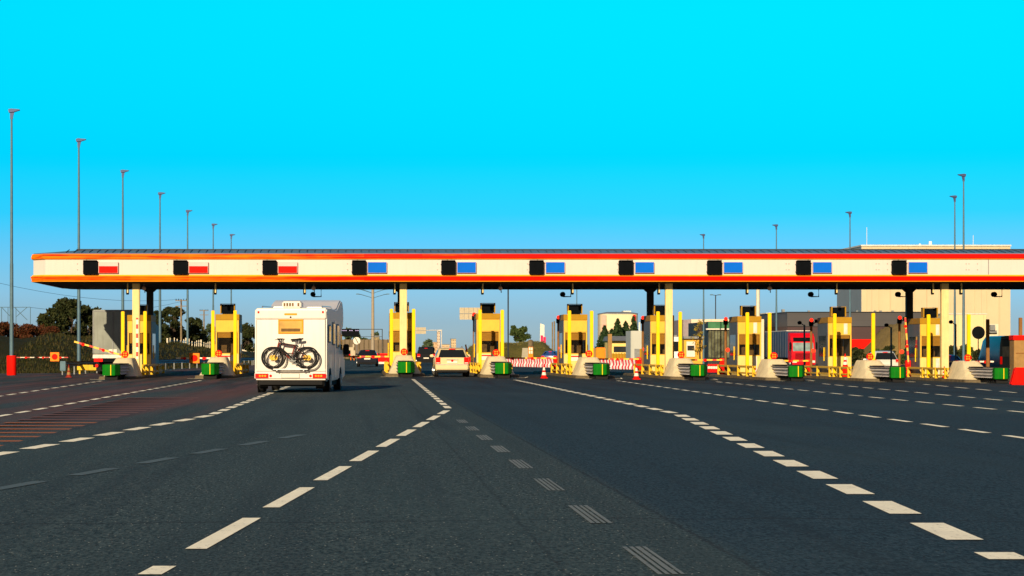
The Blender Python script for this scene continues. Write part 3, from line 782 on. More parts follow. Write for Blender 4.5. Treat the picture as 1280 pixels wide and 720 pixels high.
for k in range(7):
    px = 886 + 3.2 * k; Y = 172; xx = WX(px, Y)
    if k == 0:
        bb = thing('guide_post', 'short red and white guide post in the row before the green glass building', 'guide post', (xx, Y, g(xx)), 0, 'short guide posts in a row')
        MB().box(-.08, .08, -.06, .06, 0, .62).build('post_body', 'redp', bb, bevel=.02); MB().box(-.084, .084, -.064, .064, .28, .46).build('white_band', 'plate', bb)
    else: dup(bb, (xx, Y, g(xx)))

# round black sign seen from behind
Y = 131.5; x = WX(1223, Y); zc = WZ(415.8, Y) - g(x)
o = thing('road_sign', 'round black sign on a thin post in front of the pale warehouse', 'road sign', (x, Y, g(x)))
MB().lathe([(.34, -.012), (.355, -.008), (.355, .008), (.34, .012)], (0, 0, zc), 'y', 36).build('sign_disc', 'black', o)
MB().tube([(0, .04, .1), (0, .04, zc + .2)], .028, 8).build('pole', 'black', o)
MB().box(-.2, .2, .013, .03, zc - .1, zc - .06).box(-.2, .2, .013, .03, zc + .06, zc + .1).build('clamp', 'galvd', o)
# brown posts and kiosk
for k, (px, py, Y) in enumerate(((1234.6, 399, 139), (1275.6, 397, 133))):
    x = WX(px, Y); h = WZ(py, Y) - g(x)
    o = thing('height_post', ('tall brown post between the round black sign and the van', 'tall brown post above the kiosk with red top')[k], 'post', (x, Y, g(x)), 0, 'tall brown posts')
    MB().box(-.09, .09, -.09, .09, .1, h).build('post_body', 'brown', o, bevel=.02); MB().box(-.14, .14, -.14, .14, .1, .14).build('base_plate', 'brown', o)
Y = 131; x = WX(1279, Y); h = WZ(419, Y) - g(x)
o = thing('payment_kiosk', 'brown kiosk with red top beside the dark blue van', 'kiosk', (x, Y, g(x)))
MB().box(-.50, .62, 0, .9, .1, h - .28).build('body', 'brownk', o, bevel=.02); MB().box(-.53, .65, -.03, .93, h - .278, h).build('top_band', 'redp', o, bevel=.02)
MB().box(-.40, .52, -.02, -.003, .35, .42).box(-.40, .52, -.02, -.003, 1.5, 1.56).build('panel', 'brown', o)
struct(MB().loft([roundrect(1.02, 124, 152, -.02), roundrect(.98, 124.1, 152, .14)]).build('kerb_island', 'kerb', None, (36.25, 0, g(36.25))))

# ------------------------------------------------------------------ lamps and poles
def lamp(px, py, hz=15.36, side=1, label='', sleeve=False, first=[None], arm=.52):
    Y = F * hz / (VY - py); x = WX(px, Y); zb = emb_h(x, Y) if (x < -19 and Y > 166) else g(x)
    h = hz + H - zb
    o = thing('street_lamp', label, 'street lamp', (x, Y, zb), 0, 'tall street lamps')
    MB().tube([(0, 0, 0), (0, 0, h * .42)], .135, 12, r2=.11).tube([(0, 0, h * .42), (0, 0, h - .5)], .098, 12, r2=.06).build('pole', 'lamp', o, smooth=True)
    MB().prism([(-.09, h - .60), (.08, h - .60), (.10, h - .40), (.16, h - .18), (-.09, h - .18)], 'y', -.05, .05).build('bracket', 'lamphead', o)
    MB().prism([(-.17, h - .20), (-.20, h + .02), (-.02, h + .06), (arm, h + .01), (arm + .02, h - .04), (.18, h - .16)], 'y', -.14, .14).build('lamp_head', 'lamphead', o, bevel=.02)
    if sleeve:
        MB().lathe([(.30, 0), (.31, .02), (.31, 1.22), (.27, 1.25)], (0, 0, 0), 'z', 20).build('sleeve', 'redp', o, smooth=True)
    if side < 0: o.rotation_euler = (0, 0, math.pi)
    return o
LB = ['tallest street lamp with a red sleeve round its foot', 'street lamp behind the steel guard rail end', 'street lamp rising beside the grey lorry', 'street lamp between first booth and white fence',
      'street lamp in front of the white fence', 'slender street lamp over the second booth', 'smallest street lamp of the verge row']
for k, (px, py) in enumerate(((14.5, 137), (98.5, 174), (153.5, 213), (200, 241), (234.5, 263), (266.5, 280), (289, 293))):
    lamp(px, py, 15.36, 1, LB[k], k == 0)
RB = ['tallest street lamp before the beige warehouse', 'shorter street lamp close beside the tallest warehouse one', 'street lamp at the dark edge of the warehouse', 'street lamp above the lorry trailer', 'street lamp by the green glass building']
for k, (px, py) in enumerate(((1204.5, 218), (1193.5, 245), (1062.5, 265), (970.5, 281), (879.5, 293))):
    lamp(px, py, 15.36, -1, RB[k], arm=.5)
def plain_pole(name, px, py, Y, r, label, mt='lamp', cat='pole', base=440):
    x = WX(px, Y); zb = g(x) if x > -19 else emb_h(x, Y)
    return x, zb, WZ(py, Y) - zb
x, zb, h = plain_pole('', 947.5, 330, 300, .2, '')
tag(MB().tube([(0, 0, 0), (0, 0, h)], .26, 14, r2=.22).build('steel_mast', mat('pale mast', (.6, .55, .45), .6), None, (x, 300, zb), smooth=True), 'thick pale mast rising behind the lorry trailer booth', 'mast')
x, zb, h = plain_pole('', 635.2, 330, 260, .1, '')
tag(MB().tube([(0, 0, 0), (0, 0, h)], .075, 8).build('steel_mast', 'coldark', None, (x, 260, zb)), 'thin dark mast behind the booth past the estate car', 'mast')
x, zb, h = plain_pole('', 721, 335, 280, .1, '')
tag(MB().tube([(0, 0, 0), (0, 0, h)], .05, 8).build('steel_mast', 'lamp', None, (x, 280, zb)), 'very thin mast above the booth between the cones', 'mast')
# twin-armed lamp
Y = 420; x = WX(894.5, Y); h = WZ(368, Y) + .3
o = thing('street_lamp', 'slender lamp post with two short curved arms beyond the booths', 'street lamp', (x, Y, -.4))
MB().tube([(0, 0, 0), (0, 0, h)], .09, 8).build('pole', 'coldark', o)
for s in (-1, 1):
    MB().tube([(0, 0, h - .1), (s * .3, 0, h), (s * .6, 0, h)], .05).build('arm', 'coldark', o)
    MB().box(min(s * .5, s * .95), max(s * .5, s * .95), -.2, .2, h - .05, h + .12).build('lamp_head', 'lamp', o, bevel=.03)
# many-armed mast lamp
Y = 450; x = WX(466, Y); h = WZ(357, Y)
o = thing('mast_lamp', 'tall lamp mast with many spreading thin arms far beyond the gates', 'street lamp', (x, Y, g(x)))
MB().tube([(0, 0, 0), (0, 0, h)], .33, 12, r2=.24).build('pole', mat('weathered mast', (.30, .25, .19), .7), o, smooth=True)
for tier, zt in enumerate((h - 2.4, h - 1.5, h - .5)):
    for k in range(4):
        a = R(20 + 140 * (k % 2) + 180 * (k // 2) + 9 * tier); L = 3.0 - .2 * tier
        dx, dy = math.cos(a), math.sin(a)
        MB().tube([(0, 0, zt), (dx * .6, dy * .6, zt + .25), (dx * L * .8, dy * L * .8, zt + .75), (dx * L, dy * L, zt + .8)], .045, 6).box(dx * L - .3, dx * L + .3, dy * L - .1, dy * L + .1, zt + .76, zt + .88).build('arm', 'lamp', o)
# wooden utility poles
for k, (px, py, Y) in enumerate(((226.5, 374, 330), (255, 387, 430))):
    x = WX(px, Y); zb = emb_h(x, Y); h = WZ(py, Y) - zb
    o = thing('utility_pole', ('nearer wooden utility pole behind the white fence', 'farther wooden utility pole beside the second booth')[k], 'utility pole', (x, Y, zb), 0, 'wooden utility poles')
    MB().tube([(0, 0, 0), (0, 0, h)], .16, 10, r2=.11).build('pole', 'wood', o, smooth=True)
    for zz_ in (h - .25, h - 1.0): MB().box(-.8, .8, -.06, .06, zz_, zz_ + .1).build('crossarm', 'wood', o)
    mb = MB()
    for q in (-.7, -.35, .35, .7): mb.lathe([(.05, h - .15), (.06, h - .05), (.03, h + .08)], (q, 0, 0), 'z', 8)
    mb.build('insulator', 'glass', o)
# lattice portal of the power line behind the hedge
Y = 260; o = thing('power_portal', 'thin steel lattice portal above the reddish hedge', 'power line portal', (0, Y, 0))
mb = MB()
for (a, b) in (((-20, 384), (38, 384)), ((38, 384), (38, 410)), ((2, 384), (2, 410)), ((2, 384), (17, 400)), ((18, 384), (34, 400)), ((34, 384), (20, 396)), ((10, 384), (10, 410)), ((20, 384), (20, 412))):
    mb.tube([(WX(a[0], Y), 0, WZ(a[1], Y)), (WX(b[0], Y), 0, WZ(b[1], Y))], .035, 6)
for px in (2, 38): mb.tube([(WX(px, Y), 0, WZ(410, Y)), (WX(px, Y), 0, 1.5)], .05, 6)
mb.build('lattice', 'lamp', o)
def wire(pa, pb, Ya, Yb, sag):
    A = Vector((WX(pa[0], Ya), Ya, WZ(pa[1], Ya))); B = Vector((WX(pb[0], Yb), Yb, WZ(pb[1], Yb)))
    return [tuple(A.lerp(B, t / 10) - Vector((0, 0, sag * 4 * (t / 10) * (1 - t / 10)))) for t in range(11)]
for k, (a, b) in enumerate((((-5, 353), (226, 374)), ((36, 384), (226, 377)))):
    tag(MB().tube(wire(a, b, 260, 330, .9), .018, 5).build('power_cable', 'coldark'), ('upper thin power cable sagging towards the nearer utility pole', 'lower thin power cable from the lattice portal to the nearer utility pole')[k], 'cable', 'power cables')

# steel guard rail along the verge
o = thing('crash_barrier', 'grey steel guard rail along the foot of the grassy slope', 'guard rail', (0, 0, 0))
pts = [(WX(78, 150), 150), (-18.2, 160), (-17.2, 172), (-15.0, 198), (-12.6, 226), (-11.4, 245), (-11.3, 330), (-9, 372)]
mb = MB(); P = [(.035 * math.cos(t / 8 * 4 * math.pi), .52 + .32 * t / 8) for t in range(9)]
for (xa, ya), (xb, yb) in zip(pts, pts[1:]):
    mb.add([(xa + d_, ya, g(xa) + z) for d_, z in P] + [(xb + d_, yb, g(xb) + z) for d_, z in P], [(k, k + 1, 9 + k + 1, 9 + k) for k in range(8)])
mb.build('rail', 'galvd', o, recalc=False)
mb = MB(); yy = 150.5
mb.box(pts[0][0] - .1, pts[0][0] + .25, 149.6, 150.4, g(-18) + .25, g(-18) + .86)
mb.build('end_plate', 'lamp', o, bevel=.03)
mb = MB()
while yy < 366:
    i_ = max(k for k in range(len(pts) - 1) if pts[k][1] <= yy); (xa, ya), (xb, yb_) = pts[i_], pts[i_ + 1]
    xx = xa + (xb - xa) * (yy - ya) / (yb_ - ya); MB().box(xx - .14, xx - .06, yy, yy + .12, g(xx) - .1, g(xx) + .8).build('post', 'galvd', o); yy += 4
yb = thing('crash_barrier', 'yellow low barrier behind the steel guard rail end', 'guard rail', (WX(108, 156), 156, g(-18.5)))
MB().box(-.6, 1.3, -.05, .05, .25, .6).build('rail', 'yelrail', yb, bevel=.02); MB().box(-.5, -.4, .05, .12, 0, .6).box(1.1, 1.2, .05, .12, 0, .6).build('posts', 'yelrail', yb)

# white picket fence on the crest
o = thing('picket_fence', 'row of pale upright fence pickets along the top of the slope', 'fence', (0, 0, 0))
mb = MB(); mr = MB(); A = Vector((WX(209, 300), 300)); B = Vector((WX(321, 680), 680)); n = 56
M['fencep'] = mat('pale fence paint', (.58, .52, .40), .7, dirt=.3)
for k in range(n):
    p = A.lerp(B, (k + random.uniform(-.2, .2)) / n); z = emb_h(p.x, p.y) - .1; hh = 1.72 + random.uniform(-.1, .08); ww = (.05 if k % 6 else .09) * (p.y / 300)
    MB().box(p.x - ww, p.x + ww, p.y - .05, p.y + .05, z, z + hh + (.1 if k % 6 == 0 else 0)).build('slat', 'fencep', o)
for k in range(20):
    p, q = A.lerp(B, k / 20), A.lerp(B, (k + 1) / 20)
    for zr in (.35, 1.3): mr.tube([(p.x, p.y + .08, emb_h(p.x, p.y) + zr), (q.x, q.y + .08, emb_h(q.x, q.y) + zr)], .04, 6)
mr.build('rails', 'galvd', o)

# ------------------------------------------------------------------ vehicles
def wheel(parent, x, y, r, wdt, sgn, rim='chrome', hub=True):
    t = MB().lathe([(r * .62, -wdt / 2), (r * .93, -wdt / 2), (r, -wdt * .35), (r, wdt * .35), (r * .93, wdt / 2), (r * .62, wdt / 2)], (0, 0, 0), 'x', 26).build('wheel', 'tyre', parent, (x, y, r), smooth=True)
    mb = MB(); mb.lathe([(r * .62, 0), (r * .60, .03), (r * .50, .0), (r * .15, .02), (r * .1, .035)], (0, 0, 0), 'x', 20)
    for k in range(5):
        a = 2 * math.pi * k / 5; c, s_ = math.cos(a), math.sin(a)
        mb.tube([(.02, c * r * .1, s_ * r * .1), (.012, c * r * .56, s_ * r * .56)], r * .075, 6)
    rm = mb.build('rim', rim, t, (sgn * (wdt / 2 - .005), 0, 0)); rm.scale = (sgn, 1, 1)
    return t
# a body station: (y, z_bottom, z_belt, z_roof, half width at sill, belt, roof)
def body_ring(st):
    y, zb, zl, zr, ws, wl, wr = st
    zm = zb + (zl - zb) * .55
    half = [(ws * .86, zb), (ws * .97, zb + .07), (ws, zb + .2), (ws * 1.01, zm), (wl, zl - .03), (wl * .985, zl), (wr + .02, zr - .07), (wr - .05, zr - .015), (wr * .5, zr + .005)]
    return [(a, y, z) for a, z in half] + [(-a, y, z) for a, z in half[::-1]]
def lerp_st(sts, y):
    for a, b in zip(sts, sts[1:]):
        if a[0] <= y <= b[0]:
            t = (y - a[0]) / (b[0] - a[0]); return tuple(p + (q - p) * t for p, q in zip(a, b))
    return sts[0] if y < sts[0][0] else sts[-1]
def side_pt(sts, y, k, sgn, out=.012):
    _, zb, zl, zr, ws, wl, wr = lerp_st(sts, y); x0, z0, x1, z1 = wl * .985, zl, wr + .02, zr - .07
    return (sgn * (x0 + (x1 - x0) * k + out), y, z0 + (z1 - z0) * k)
def make_car(name, label, x, y, rz, sts, paint, glassrear, sidewins, tail, wheels, plate_z, W, rails=False, rearfn=None, r=.32, group=None, zadd=0):
    o = thing(name, label, 'car', (x, y, g(x) + zadd), rz, group)
    MB().loft([body_ring(s) for s in sts]).build('body', paint, o, smooth=True)
    ya, yb, w0, w1, z0, z1 = glassrear                     # rear window, follows the tail slope
    yf = lambda z: ya + (yb - ya) * (z - z0) / (z1 - z0)
    MB().add([(-w0, ya - .02, z0), (w0, ya - .02, z0), (w1, yb - .02, z1), (-w1, yb - .02, z1), (-w0, ya + .02, z0), (w0, ya + .02, z0), (w1, yb + .02, z1), (-w1, yb + .02, z1)],
             [(0, 1, 2, 3), (7, 6, 5, 4), (0, 4, 5, 1), (1, 5, 6, 2), (2, 6, 7, 3), (3, 7, 4, 0)]).build('rear_window', 'carglass', o)
    for (a, b) in sidewins:
        for sg in (-1, 1):
            pts = [side_pt(sts, a, .08, sg), side_pt(sts, b, .08, sg), side_pt(sts, b - .02, .9, sg), side_pt(sts, a + .05, .9, sg)]
            MB().add(pts, [(0, 1, 2, 3)]).build('side_window', 'carglass', o)
    for sg in (-1, 1):
        for (yw) in wheels:
            MB().lathe([(r * 1.13, -.02), (r * 1.13, .02)], (sg * (lerp_st(sts, yw)[4] * .985), yw, r), 'x', 24).build('wheel_arch', 'archs', o)
            wheel(o, sg * (lerp_st(sts, yw)[4] - .085), yw, r, .21, sg)
        tx, tw, tz0, tz1, ty = tail
        a, b = sorted((sg * tx, sg * (tx + tw)))
        tl = MB().box(a, b, ty - .03, ty + .12, tz0, tz1).build('tail_light', 'tail', o, bevel=.015)
        MB().box(a + .03, b - .03, ty - .036, ty - .031, tz0 + .03, tz0 + (tz1 - tz0) * .22).build('reverse_lamp', 'plate', tl)
        my = wheels[1] - .55
        MB().box(*(sorted((sg * (W / 2 - .02), sg * (W / 2 + .17)))), my, my + .12, 1.0, 1.14).build('mirror', paint, o, bevel=.03)
        if rails: MB().tube([(sg * (sts[4][6] - .08), 1.0, sts[4][3] + .0), (sg * (sts[4][6] - .08), 1.05, sts[4][3] + .06), (sg * (sts[4][6] - .08), 2.7, sts[4][3] + .05), (sg * (sts[4][6] - .08), 2.8, sts[4][3] - .03)], .018, 6).build('roof_rail', 'alu', o)
    rb = sts[0][0]
    MB().box(-W / 2 * .93, W / 2 * .93, rb - .09, rb + .06, .36, .60).build('bumper', paint, o, bevel=.04)
    MB().box(-W / 2 * .9, W / 2 * .9, rb - .085, rb + .05, .24, .355).build('bumper_skirt', 'rubber', o, bevel=.02)
    MB().box(-.26, .26, rb - .10 if plate_z < .6 else rb - .03, rb - .02 if plate_z < .6 else rb + .01, plate_z, plate_z + .115).build('number_plate', 'plate', o)
    MB().box(-.16, .16, glassrear[1] - .05, glassrear[1] + .03, glassrear[5] + .02, glassrear[5] + .05).build('brake_light', 'tail', o)
    if rearfn: rearfn(o)
    return o
def carpaint(name, rgb, metal=.0): return mat(name, rgb, .35 if sum(rgb) > .2 else .6, metal, var=.03, coat=.4 if sum(rgb) > .2 else 0., spec=.14 if sum(rgb) > .2 else .04)
# cream estate car
wag = [(0, .30, .93, .97, .80, .84, .80), (.05, .27, .95, 1.02, .845, .86, .72), (.30, .25, .95, 1.40, .86, .865, .64), (.55, .22, .95, 1.455, .87, .87, .64), (1.3, .20, .95, 1.49, .875, .875, .65),
       (2.3, .20, .94, 1.48, .875, .875, .65), (2.75, .20, .93, 1.36, .875, .87, .66), (3.35, .20, .92, .96, .87, .86, .80), (4.1, .22, .82, .86, .85, .82, .70), (4.5, .30, .66, .68, .74, .70, .55)]
x, y = WX(565, 122), 121.8
def wag_rear(o):
    MB().box(-.78, .78, -.065, -.005, .60, .64).build('bumper_strip', 'chrome', o); MB().box(-.30, .30, -.05, .0, .865, .90).build('boot_handle', 'chrome', o)
    MB().lathe([(.06, -.055), (.06, -.01)], (.0, 0, .83), 'y', 14).build('badge', 'tail', o)
    MB().tube([(0, .5, 1.47), (.0, .5, 1.50)], .02).build('aerial', 'rubber', o)
    MB().box(-.58, .2, .045, .08, 1.005, 1.02).build('wiper', 'rubber', o)
make_car('estate_car', 'cream estate car with roof rails passing between two booths, seen from behind', x, y, 0, wag, carpaint('cream car paint', (.62, .50, .28)), (.03, .28, .70, .57, .99, 1.38),
         ((.42, 1.25), (1.31, 2.02), (2.08, 2.75)), (.60, .235, .66, .985, -.01), (.85, 3.5), .70, 1.75, True, wag_rear)
# black off-roader
suv = [(0, .40, 1.02, 1.06, .86, .88, .80), (.05, .36, 1.05, 1.12, .90, .91, .74), (.28, .34, 1.05, 1.66, .92, .92, .70), (.6, .32, 1.05, 1.76, .92, .92, .69), (1.5, .30, 1.05, 1.80, .925, .925, .70),
       (2.5, .30, 1.05, 1.78, .925, .925, .70), (2.95, .30, 1.04, 1.64, .925, .92, .71), (3.5, .30, 1.04, 1.10, .92, .90, .82), (4.4, .32, .98, 1.02, .90, .86, .76), (4.75, .4, .8, .82, .8, .76, .6)]
make_car('off_roader', 'black high off-road car with red tail lamps beyond the head-on booth', WX(532.7, 238), 238, 0, suv, carpaint('black car paint', (.012, .013, .016)), (.03, .26, .76, .62, 1.10, 1.62),
         ((.42, 1.4), (1.47, 2.2), (2.27, 2.95)), (.60, .29, .80, 1.08, -.01), (.95, 3.75), .62, 1.85, True, None, .38)
# dark saloon
sal = [(0, .34, .90, .93, .80, .80, .70), (.06, .30, .96, .99, .85, .84, .76), (.55, .26, .98, 1.01, .87, .86, .78), (1.15, .24, .98, 1.36, .88, .87, .64), (1.6, .22, .97, 1.43, .885, .875, .64),
       (2.3, .20, .96, 1.44, .885, .875, .64), (2.75, .20, .95, 1.33, .885, .87, .66), (3.35, .20, .93, .97, .88, .86, .80), (4.2, .24, .82, .86, .85, .82, .70), (4.55, .30, .66, .68, .74, .70, .55)]
make_car('saloon_car', 'dark blue black saloon car with lit red tail lamps driving away past the booths', WX(459, 205), 205, R(-1), sal, carpaint('midnight paint', (.012, .015, .024)), (.62, 1.13, .66, .56, 1.03, 1.34),
         ((1.2, 1.95), (2.02, 2.7)), (.50, .33, .74, .90, .0), (.95, 3.55), .62, 1.78, False, None, .33)
# silver hatchback beyond the last booth
hat = [(0, .36, 1.0, 1.04, .84, .86, .80), (.05, .32, 1.02, 1.1, .87, .88, .72), (.38, .3, 1.02, 1.56, .885, .885, .64), (.7, .28, 1.02, 1.64, .89, .89, .64), (1.3, .26, 1.02, 1.67, .89, .89, .65),
       (2.2, .26, 1.01, 1.65, .89, .89, .65), (2.7, .26, 1.0, 1.5, .89, .885, .67), (3.3, .26, .99, 1.05, .88, .87, .8), (4.0, .28, .9, .94, .86, .83, .72), (4.35, .36, .72, .74, .75, .7, .56)]
make_car('hatchback', 'silver hatchback with dark rear window leaving the gate beside the last booth', WX(1107.5, 165), 165, R(-2), hat, carpaint('silver paint', (.62, .60, .55), .2), (.04, .36, .74, .58, 1.08, 1.54),
         ((.5, 1.3), (1.37, 2.0), (2.07, 2.7)), (.66, .2, .88, 1.08, -.01), (.85, 3.4), .74, 1.78, False, None, .33)
make_car('saloon_car', 'blue saloon car waiting behind the last pale column', WX(1191, 150), 150, 0, sal, carpaint('blue paint', (.02, .06, .16)), (.62, 1.13, .66, .56, 1.03, 1.34),
         ((1.2, 1.95), (2.02, 2.7)), (.50, .33, .74, .90, .0), (.95, 3.55), .62, 1.78, False, None, .33)
make_car('saloon_car', 'blue saloon car half hidden behind the striped plastic barriers', WX(686, 262), 262, R(-12), sal, carpaint('bright blue paint', (.02, .07, .24)), (.62, 1.13, .66, .56, 1.03, 1.34),
         ((1.2, 1.95), (2.02, 2.7)), (.50, .33, .74, .90, .0), (.95, 3.55), .62, 1.78, False, None, .33, None, .1)
make_car('saloon_car', 'pale saloon car just ahead of the cream estate car', WX(552, 300), 300, R(-2), sal, carpaint('pale grey paint', (.5, .5, .5), .3), (.62, 1.13, .66, .56, 1.03, 1.34),
         ((1.2, 1.95), (2.02, 2.7)), (.50, .33, .74, .90, .0), (.95, 3.55), .62, 1.78, False, None, .33)
# dark blue van
Y = 143; x = WX(1270, Y)
o = thing('delivery_van', 'tall dark blue panel van seen from behind beside the brown kiosk', 'van', (x, Y, g(x)))
vp = carpaint('van paint', (.050, .080, .105)); W2 = .98
MB().loft([[(W2 * a, yy, zb + (zt - zb) * b) for a, b in ((.94, 0), (1, .06), (1, .5), (.97, .8), (.90, .97), (.6, 1), (-.6, 1), (-.90, .97), (-.97, .8), (-1, .5), (-1, .06), (-.94, 0))]
           for yy, zb, zt in ((0, .35, 2.52), (.06, .33, 2.60), (3.6, .33, 2.60), (4.3, .33, 2.35), (4.9, .35, 1.5), (5.6, .4, 1.1))]).build('body', vp, o, smooth=True)
for sg in (-1, 1):
    a, b = sorted((sg * .05, sg * .82)); MB().box(a, b, -.02, -.003, 1.35, 1.95).build('rear_window', mat('van window painted reflection', (.10, .14, .16), .15, var=.4, scale=2, spec=.6), o, bevel=.004)  # lighter mottled pane colour paints in the window reflection
    a, b = sorted((sg * .82, sg * .95)); MB().box(a, b, -.03, .05, .9, 1.35).build('tail_light', 'tail', o, bevel=.01)
    MB().box(sg * .02 - .012, sg * .02 + .012, -.012, -.004, .5, 2.4).build('door_joint', 'rubber', o)
    for yw in (.9, 4.4): wheel(o, sg * (W2 - .1), yw, .36, .22, sg)
MB().box(-.97, .97, -.10, .05, .36, .58).build('bumper', 'rubber', o, bevel=.03); MB().box(-.9, .9, -.015, -.004, 2.36, 2.40).build('roof_gutter', 'rubber', o)
MB().box(-.26, .26, -.03, -.004, .8, .92).build('number_plate', 'plate', o)

# grey tarpaulin lorry from behind
Y = 150; x = WX(141, Y)
o = thing('lorry', 'grey tarpaulin lorry with red tail lamps driving through the first lane', 'lorry', (x, Y, g(x)), R(-1.0))
M['tarp'] = mat('grey tarpaulin', (.22, .24, .22), .6, var=.18, scale=.8, dirt=.3)
MB().box(-1.27, 1.27, 0, 13.4, 1.25, 4.05).build('tarpaulin_body', 'tarp', o, bevel=.05)
mb = MB()
for xx in (-1.25, -.02, 1.19): mb.box(xx, xx + .06, -.03, -.002, 1.3, 4.0)
mb.box(-1.25, 1.25, -.028, -.004, 3.93, 4.0); mb.build('rear_frame', 'galvd', o)
MB().box(-1.25, 1.25, -.04, 13.2, 1.02, 1.245).build('load_bed', 'galv', o)
MB().box(-.5, .5, .3, 13, .6, 1.0).build('chassis', 'black', o)
MB().box(-1.22, 1.22, -.08, .0, .45, .62).build('bumper_bar', 'black', o); MB().box(-1.2, 1.2, -.1, -.05, .78, 1.015).build('lamp_bar', 'black', o)
for sg in (-1, 1):
    a, b = sorted((sg * .62, sg * 1.16)); MB().box(a, b, -.16, -.101, .80, .99).build('tail_light', 'tail', o, bevel=.01)
    MB().lathe([(.1, -.12), (.1, -.1)], (sg * 1.0, 0, .55), 'y', 14).build('marker_lamp', 'tail', o)
    for yw in (2.2, 3.5, 4.8): wheel(o, sg * 1.02, yw, .5, .36, sg, 'galvd')
    MB().box(sg * .95 - .25, sg * .95 + .25, 1.2, 1.22, .2, .95).build('mud_flap', 'rubber', o)
MB().box(-.25, .25, -.012, -.0022, 1.32, 1.58).build('placard', 'plate', o)
MB().box(-1.22, 1.22, 13.9, 16.2, .5, 3.3).build('cab', 'galvd', o, bevel=.1)

# red lorry facing the camera with a dark blue trailer
Y = 246; x = WX(1004.5, Y)
o = thing('lorry', 'red lorry cab facing forward with a dark blue trailer behind it', 'lorry', (x, Y, g(x)))
rp = mat('lorry red', (.55, .003, .012), .5, var=.05, spec=.1)
cab = [(0, .62), (-.02, 1.4), (.05, 1.75), (.38, 2.75), (.62, 3.25), (1.2, 3.62), (2.25, 3.70), (2.25, .62)]
MB().prism(cab, 'x', -1.22, 1.22).build('cab', rp, o, bevel=.06)
MB().add([(-1.08, .045, 1.78), (1.08, .045, 1.78), (1.04, .325, 2.65), (-1.04, .325, 2.65)], [(0, 1, 2, 3)]).build('windscreen', mat('bright windscreen', (.20, .27, .27), .08, var=.4, scale=1.5, spec=.8), o)
MB().add([(-1.0, .37, 2.78), (1.0, .37, 2.78), (.98, .56, 3.18), (-.98, .56, 3.18)], [(0, 1, 2, 3)]).build('sun_visor', 'black', o)
MB().box(-.85, .85, -.06, -.024, .95, 1.55).build('grille', 'black', o, bevel=.01)
mb = MB()
for k in range(5): mb.box(-.84, .84, -.075, -.061, 1.0 + .11 * k, 1.04 + .11 * k)
mb.build('grille_bar', rp, o)
MB().box(-1.2, 1.2, -.12, .0, .38, .88).build('bumper', rp, o, bevel=.04)
for sg in (-1, 1):
    a, b = sorted((sg * .72, sg * 1.15)); MB().box(a, b, -.14, -.121, .60, .82).build('headlight', 'plate', o)
    a, b = sorted((sg * 1.24, sg * 1.42)); MB().box(a, b, -.02, .1, 1.95, 2.7).build('mirror', 'black', o, bevel=.03)
    MB().add([(sg * 1.226, .75, 1.8), (sg * 1.226, 1.5, 1.8), (sg * 1.226, 1.5, 2.6), (sg * 1.226, .95, 2.6)], [(0, 1, 2, 3)]).build('side_window', 'carglass', o)
    for yw in (1.1, 4.6, 11.0, 12.3): wheel(o, sg * 1.05, yw, .5, .34, sg)
MB().box(-.4, .4, .5, 14, .6, 1.1).build('chassis', 'black', o)
MB().box(-1.26, 1.26, 2.9, 16, 1.1, 3.85).build('trailer', mat('navy tarpaulin', (.018, .035, .085), .5, var=.15, scale=.7, dirt=.15), o, bevel=.04)
MB().box(-1.28, 1.28, 2.85, 16.05, 3.851, 3.93).build('trailer_edge', 'galv', o)
mb = MB()
for k in range(9): mb.box(-1.275, -1.262, 3.3 + 1.5 * k, 3.36 + 1.5 * k, 1.15, 3.8)
mb.build('strap', 'galvd', o)
# black lorry far off beyond the motorhome
Y = 385; x = WX(431, Y)
o = thing('lorry', 'small black box lorry far off just past the motorhome', 'lorry', (x, Y, g(x)))
MB().box(-1.2, 1.15, 0, 7, .55, 1.95).build('box_body', 'black', o, bevel=.12); MB().box(-1.1, 1.1, 7.1, 9, .5, 1.9).build('cab', 'galvd', o, bevel=.1)
for sg in (-1, 1):
    for yw in (1.2, 7.9): wheel(o, sg * .95, yw, .45, .3, sg)
    MB().box(sg * .8 - .12, sg * .8 + .12, -.05, -.002, .75, .95).build('tail_light', 'tail', o)
# white lorry behind the third column booth
Y = 245; x = WX(836, Y)
o = thing('lorry', 'white lorry cab half hidden behind the third pale column booth', 'lorry', (x, Y, g(x)))
MB().prism([(0, .6), (0, 1.5), (.35, 2.7), (.9, 3.1), (2.2, 3.1), (2.2, .6)], 'x', -1.2, 1.2).build('cab', 'white', o, bevel=.06)
MB().add([(-1.08, .0, 1.6), (1.08, .0, 1.6), (1.04, .30, 2.62), (-1.04, .30, 2.62)], [(0, 1, 2, 3)]).build('windscreen', 'carglass', o)
MB().box(-1.2, 1.2, -.1, 0, .35, .9).build('bumper', 'black', o, bevel=.03); MB().box(-1.2, 1.2, 2.6, 12, 1.0, 3.3).build('trailer', 'galvd', o, bevel=.04)
for sg in (-1, 1):
    for yw in (1.1, 4.5, 10): wheel(o, sg * 1.03, yw, .5, .34, sg)

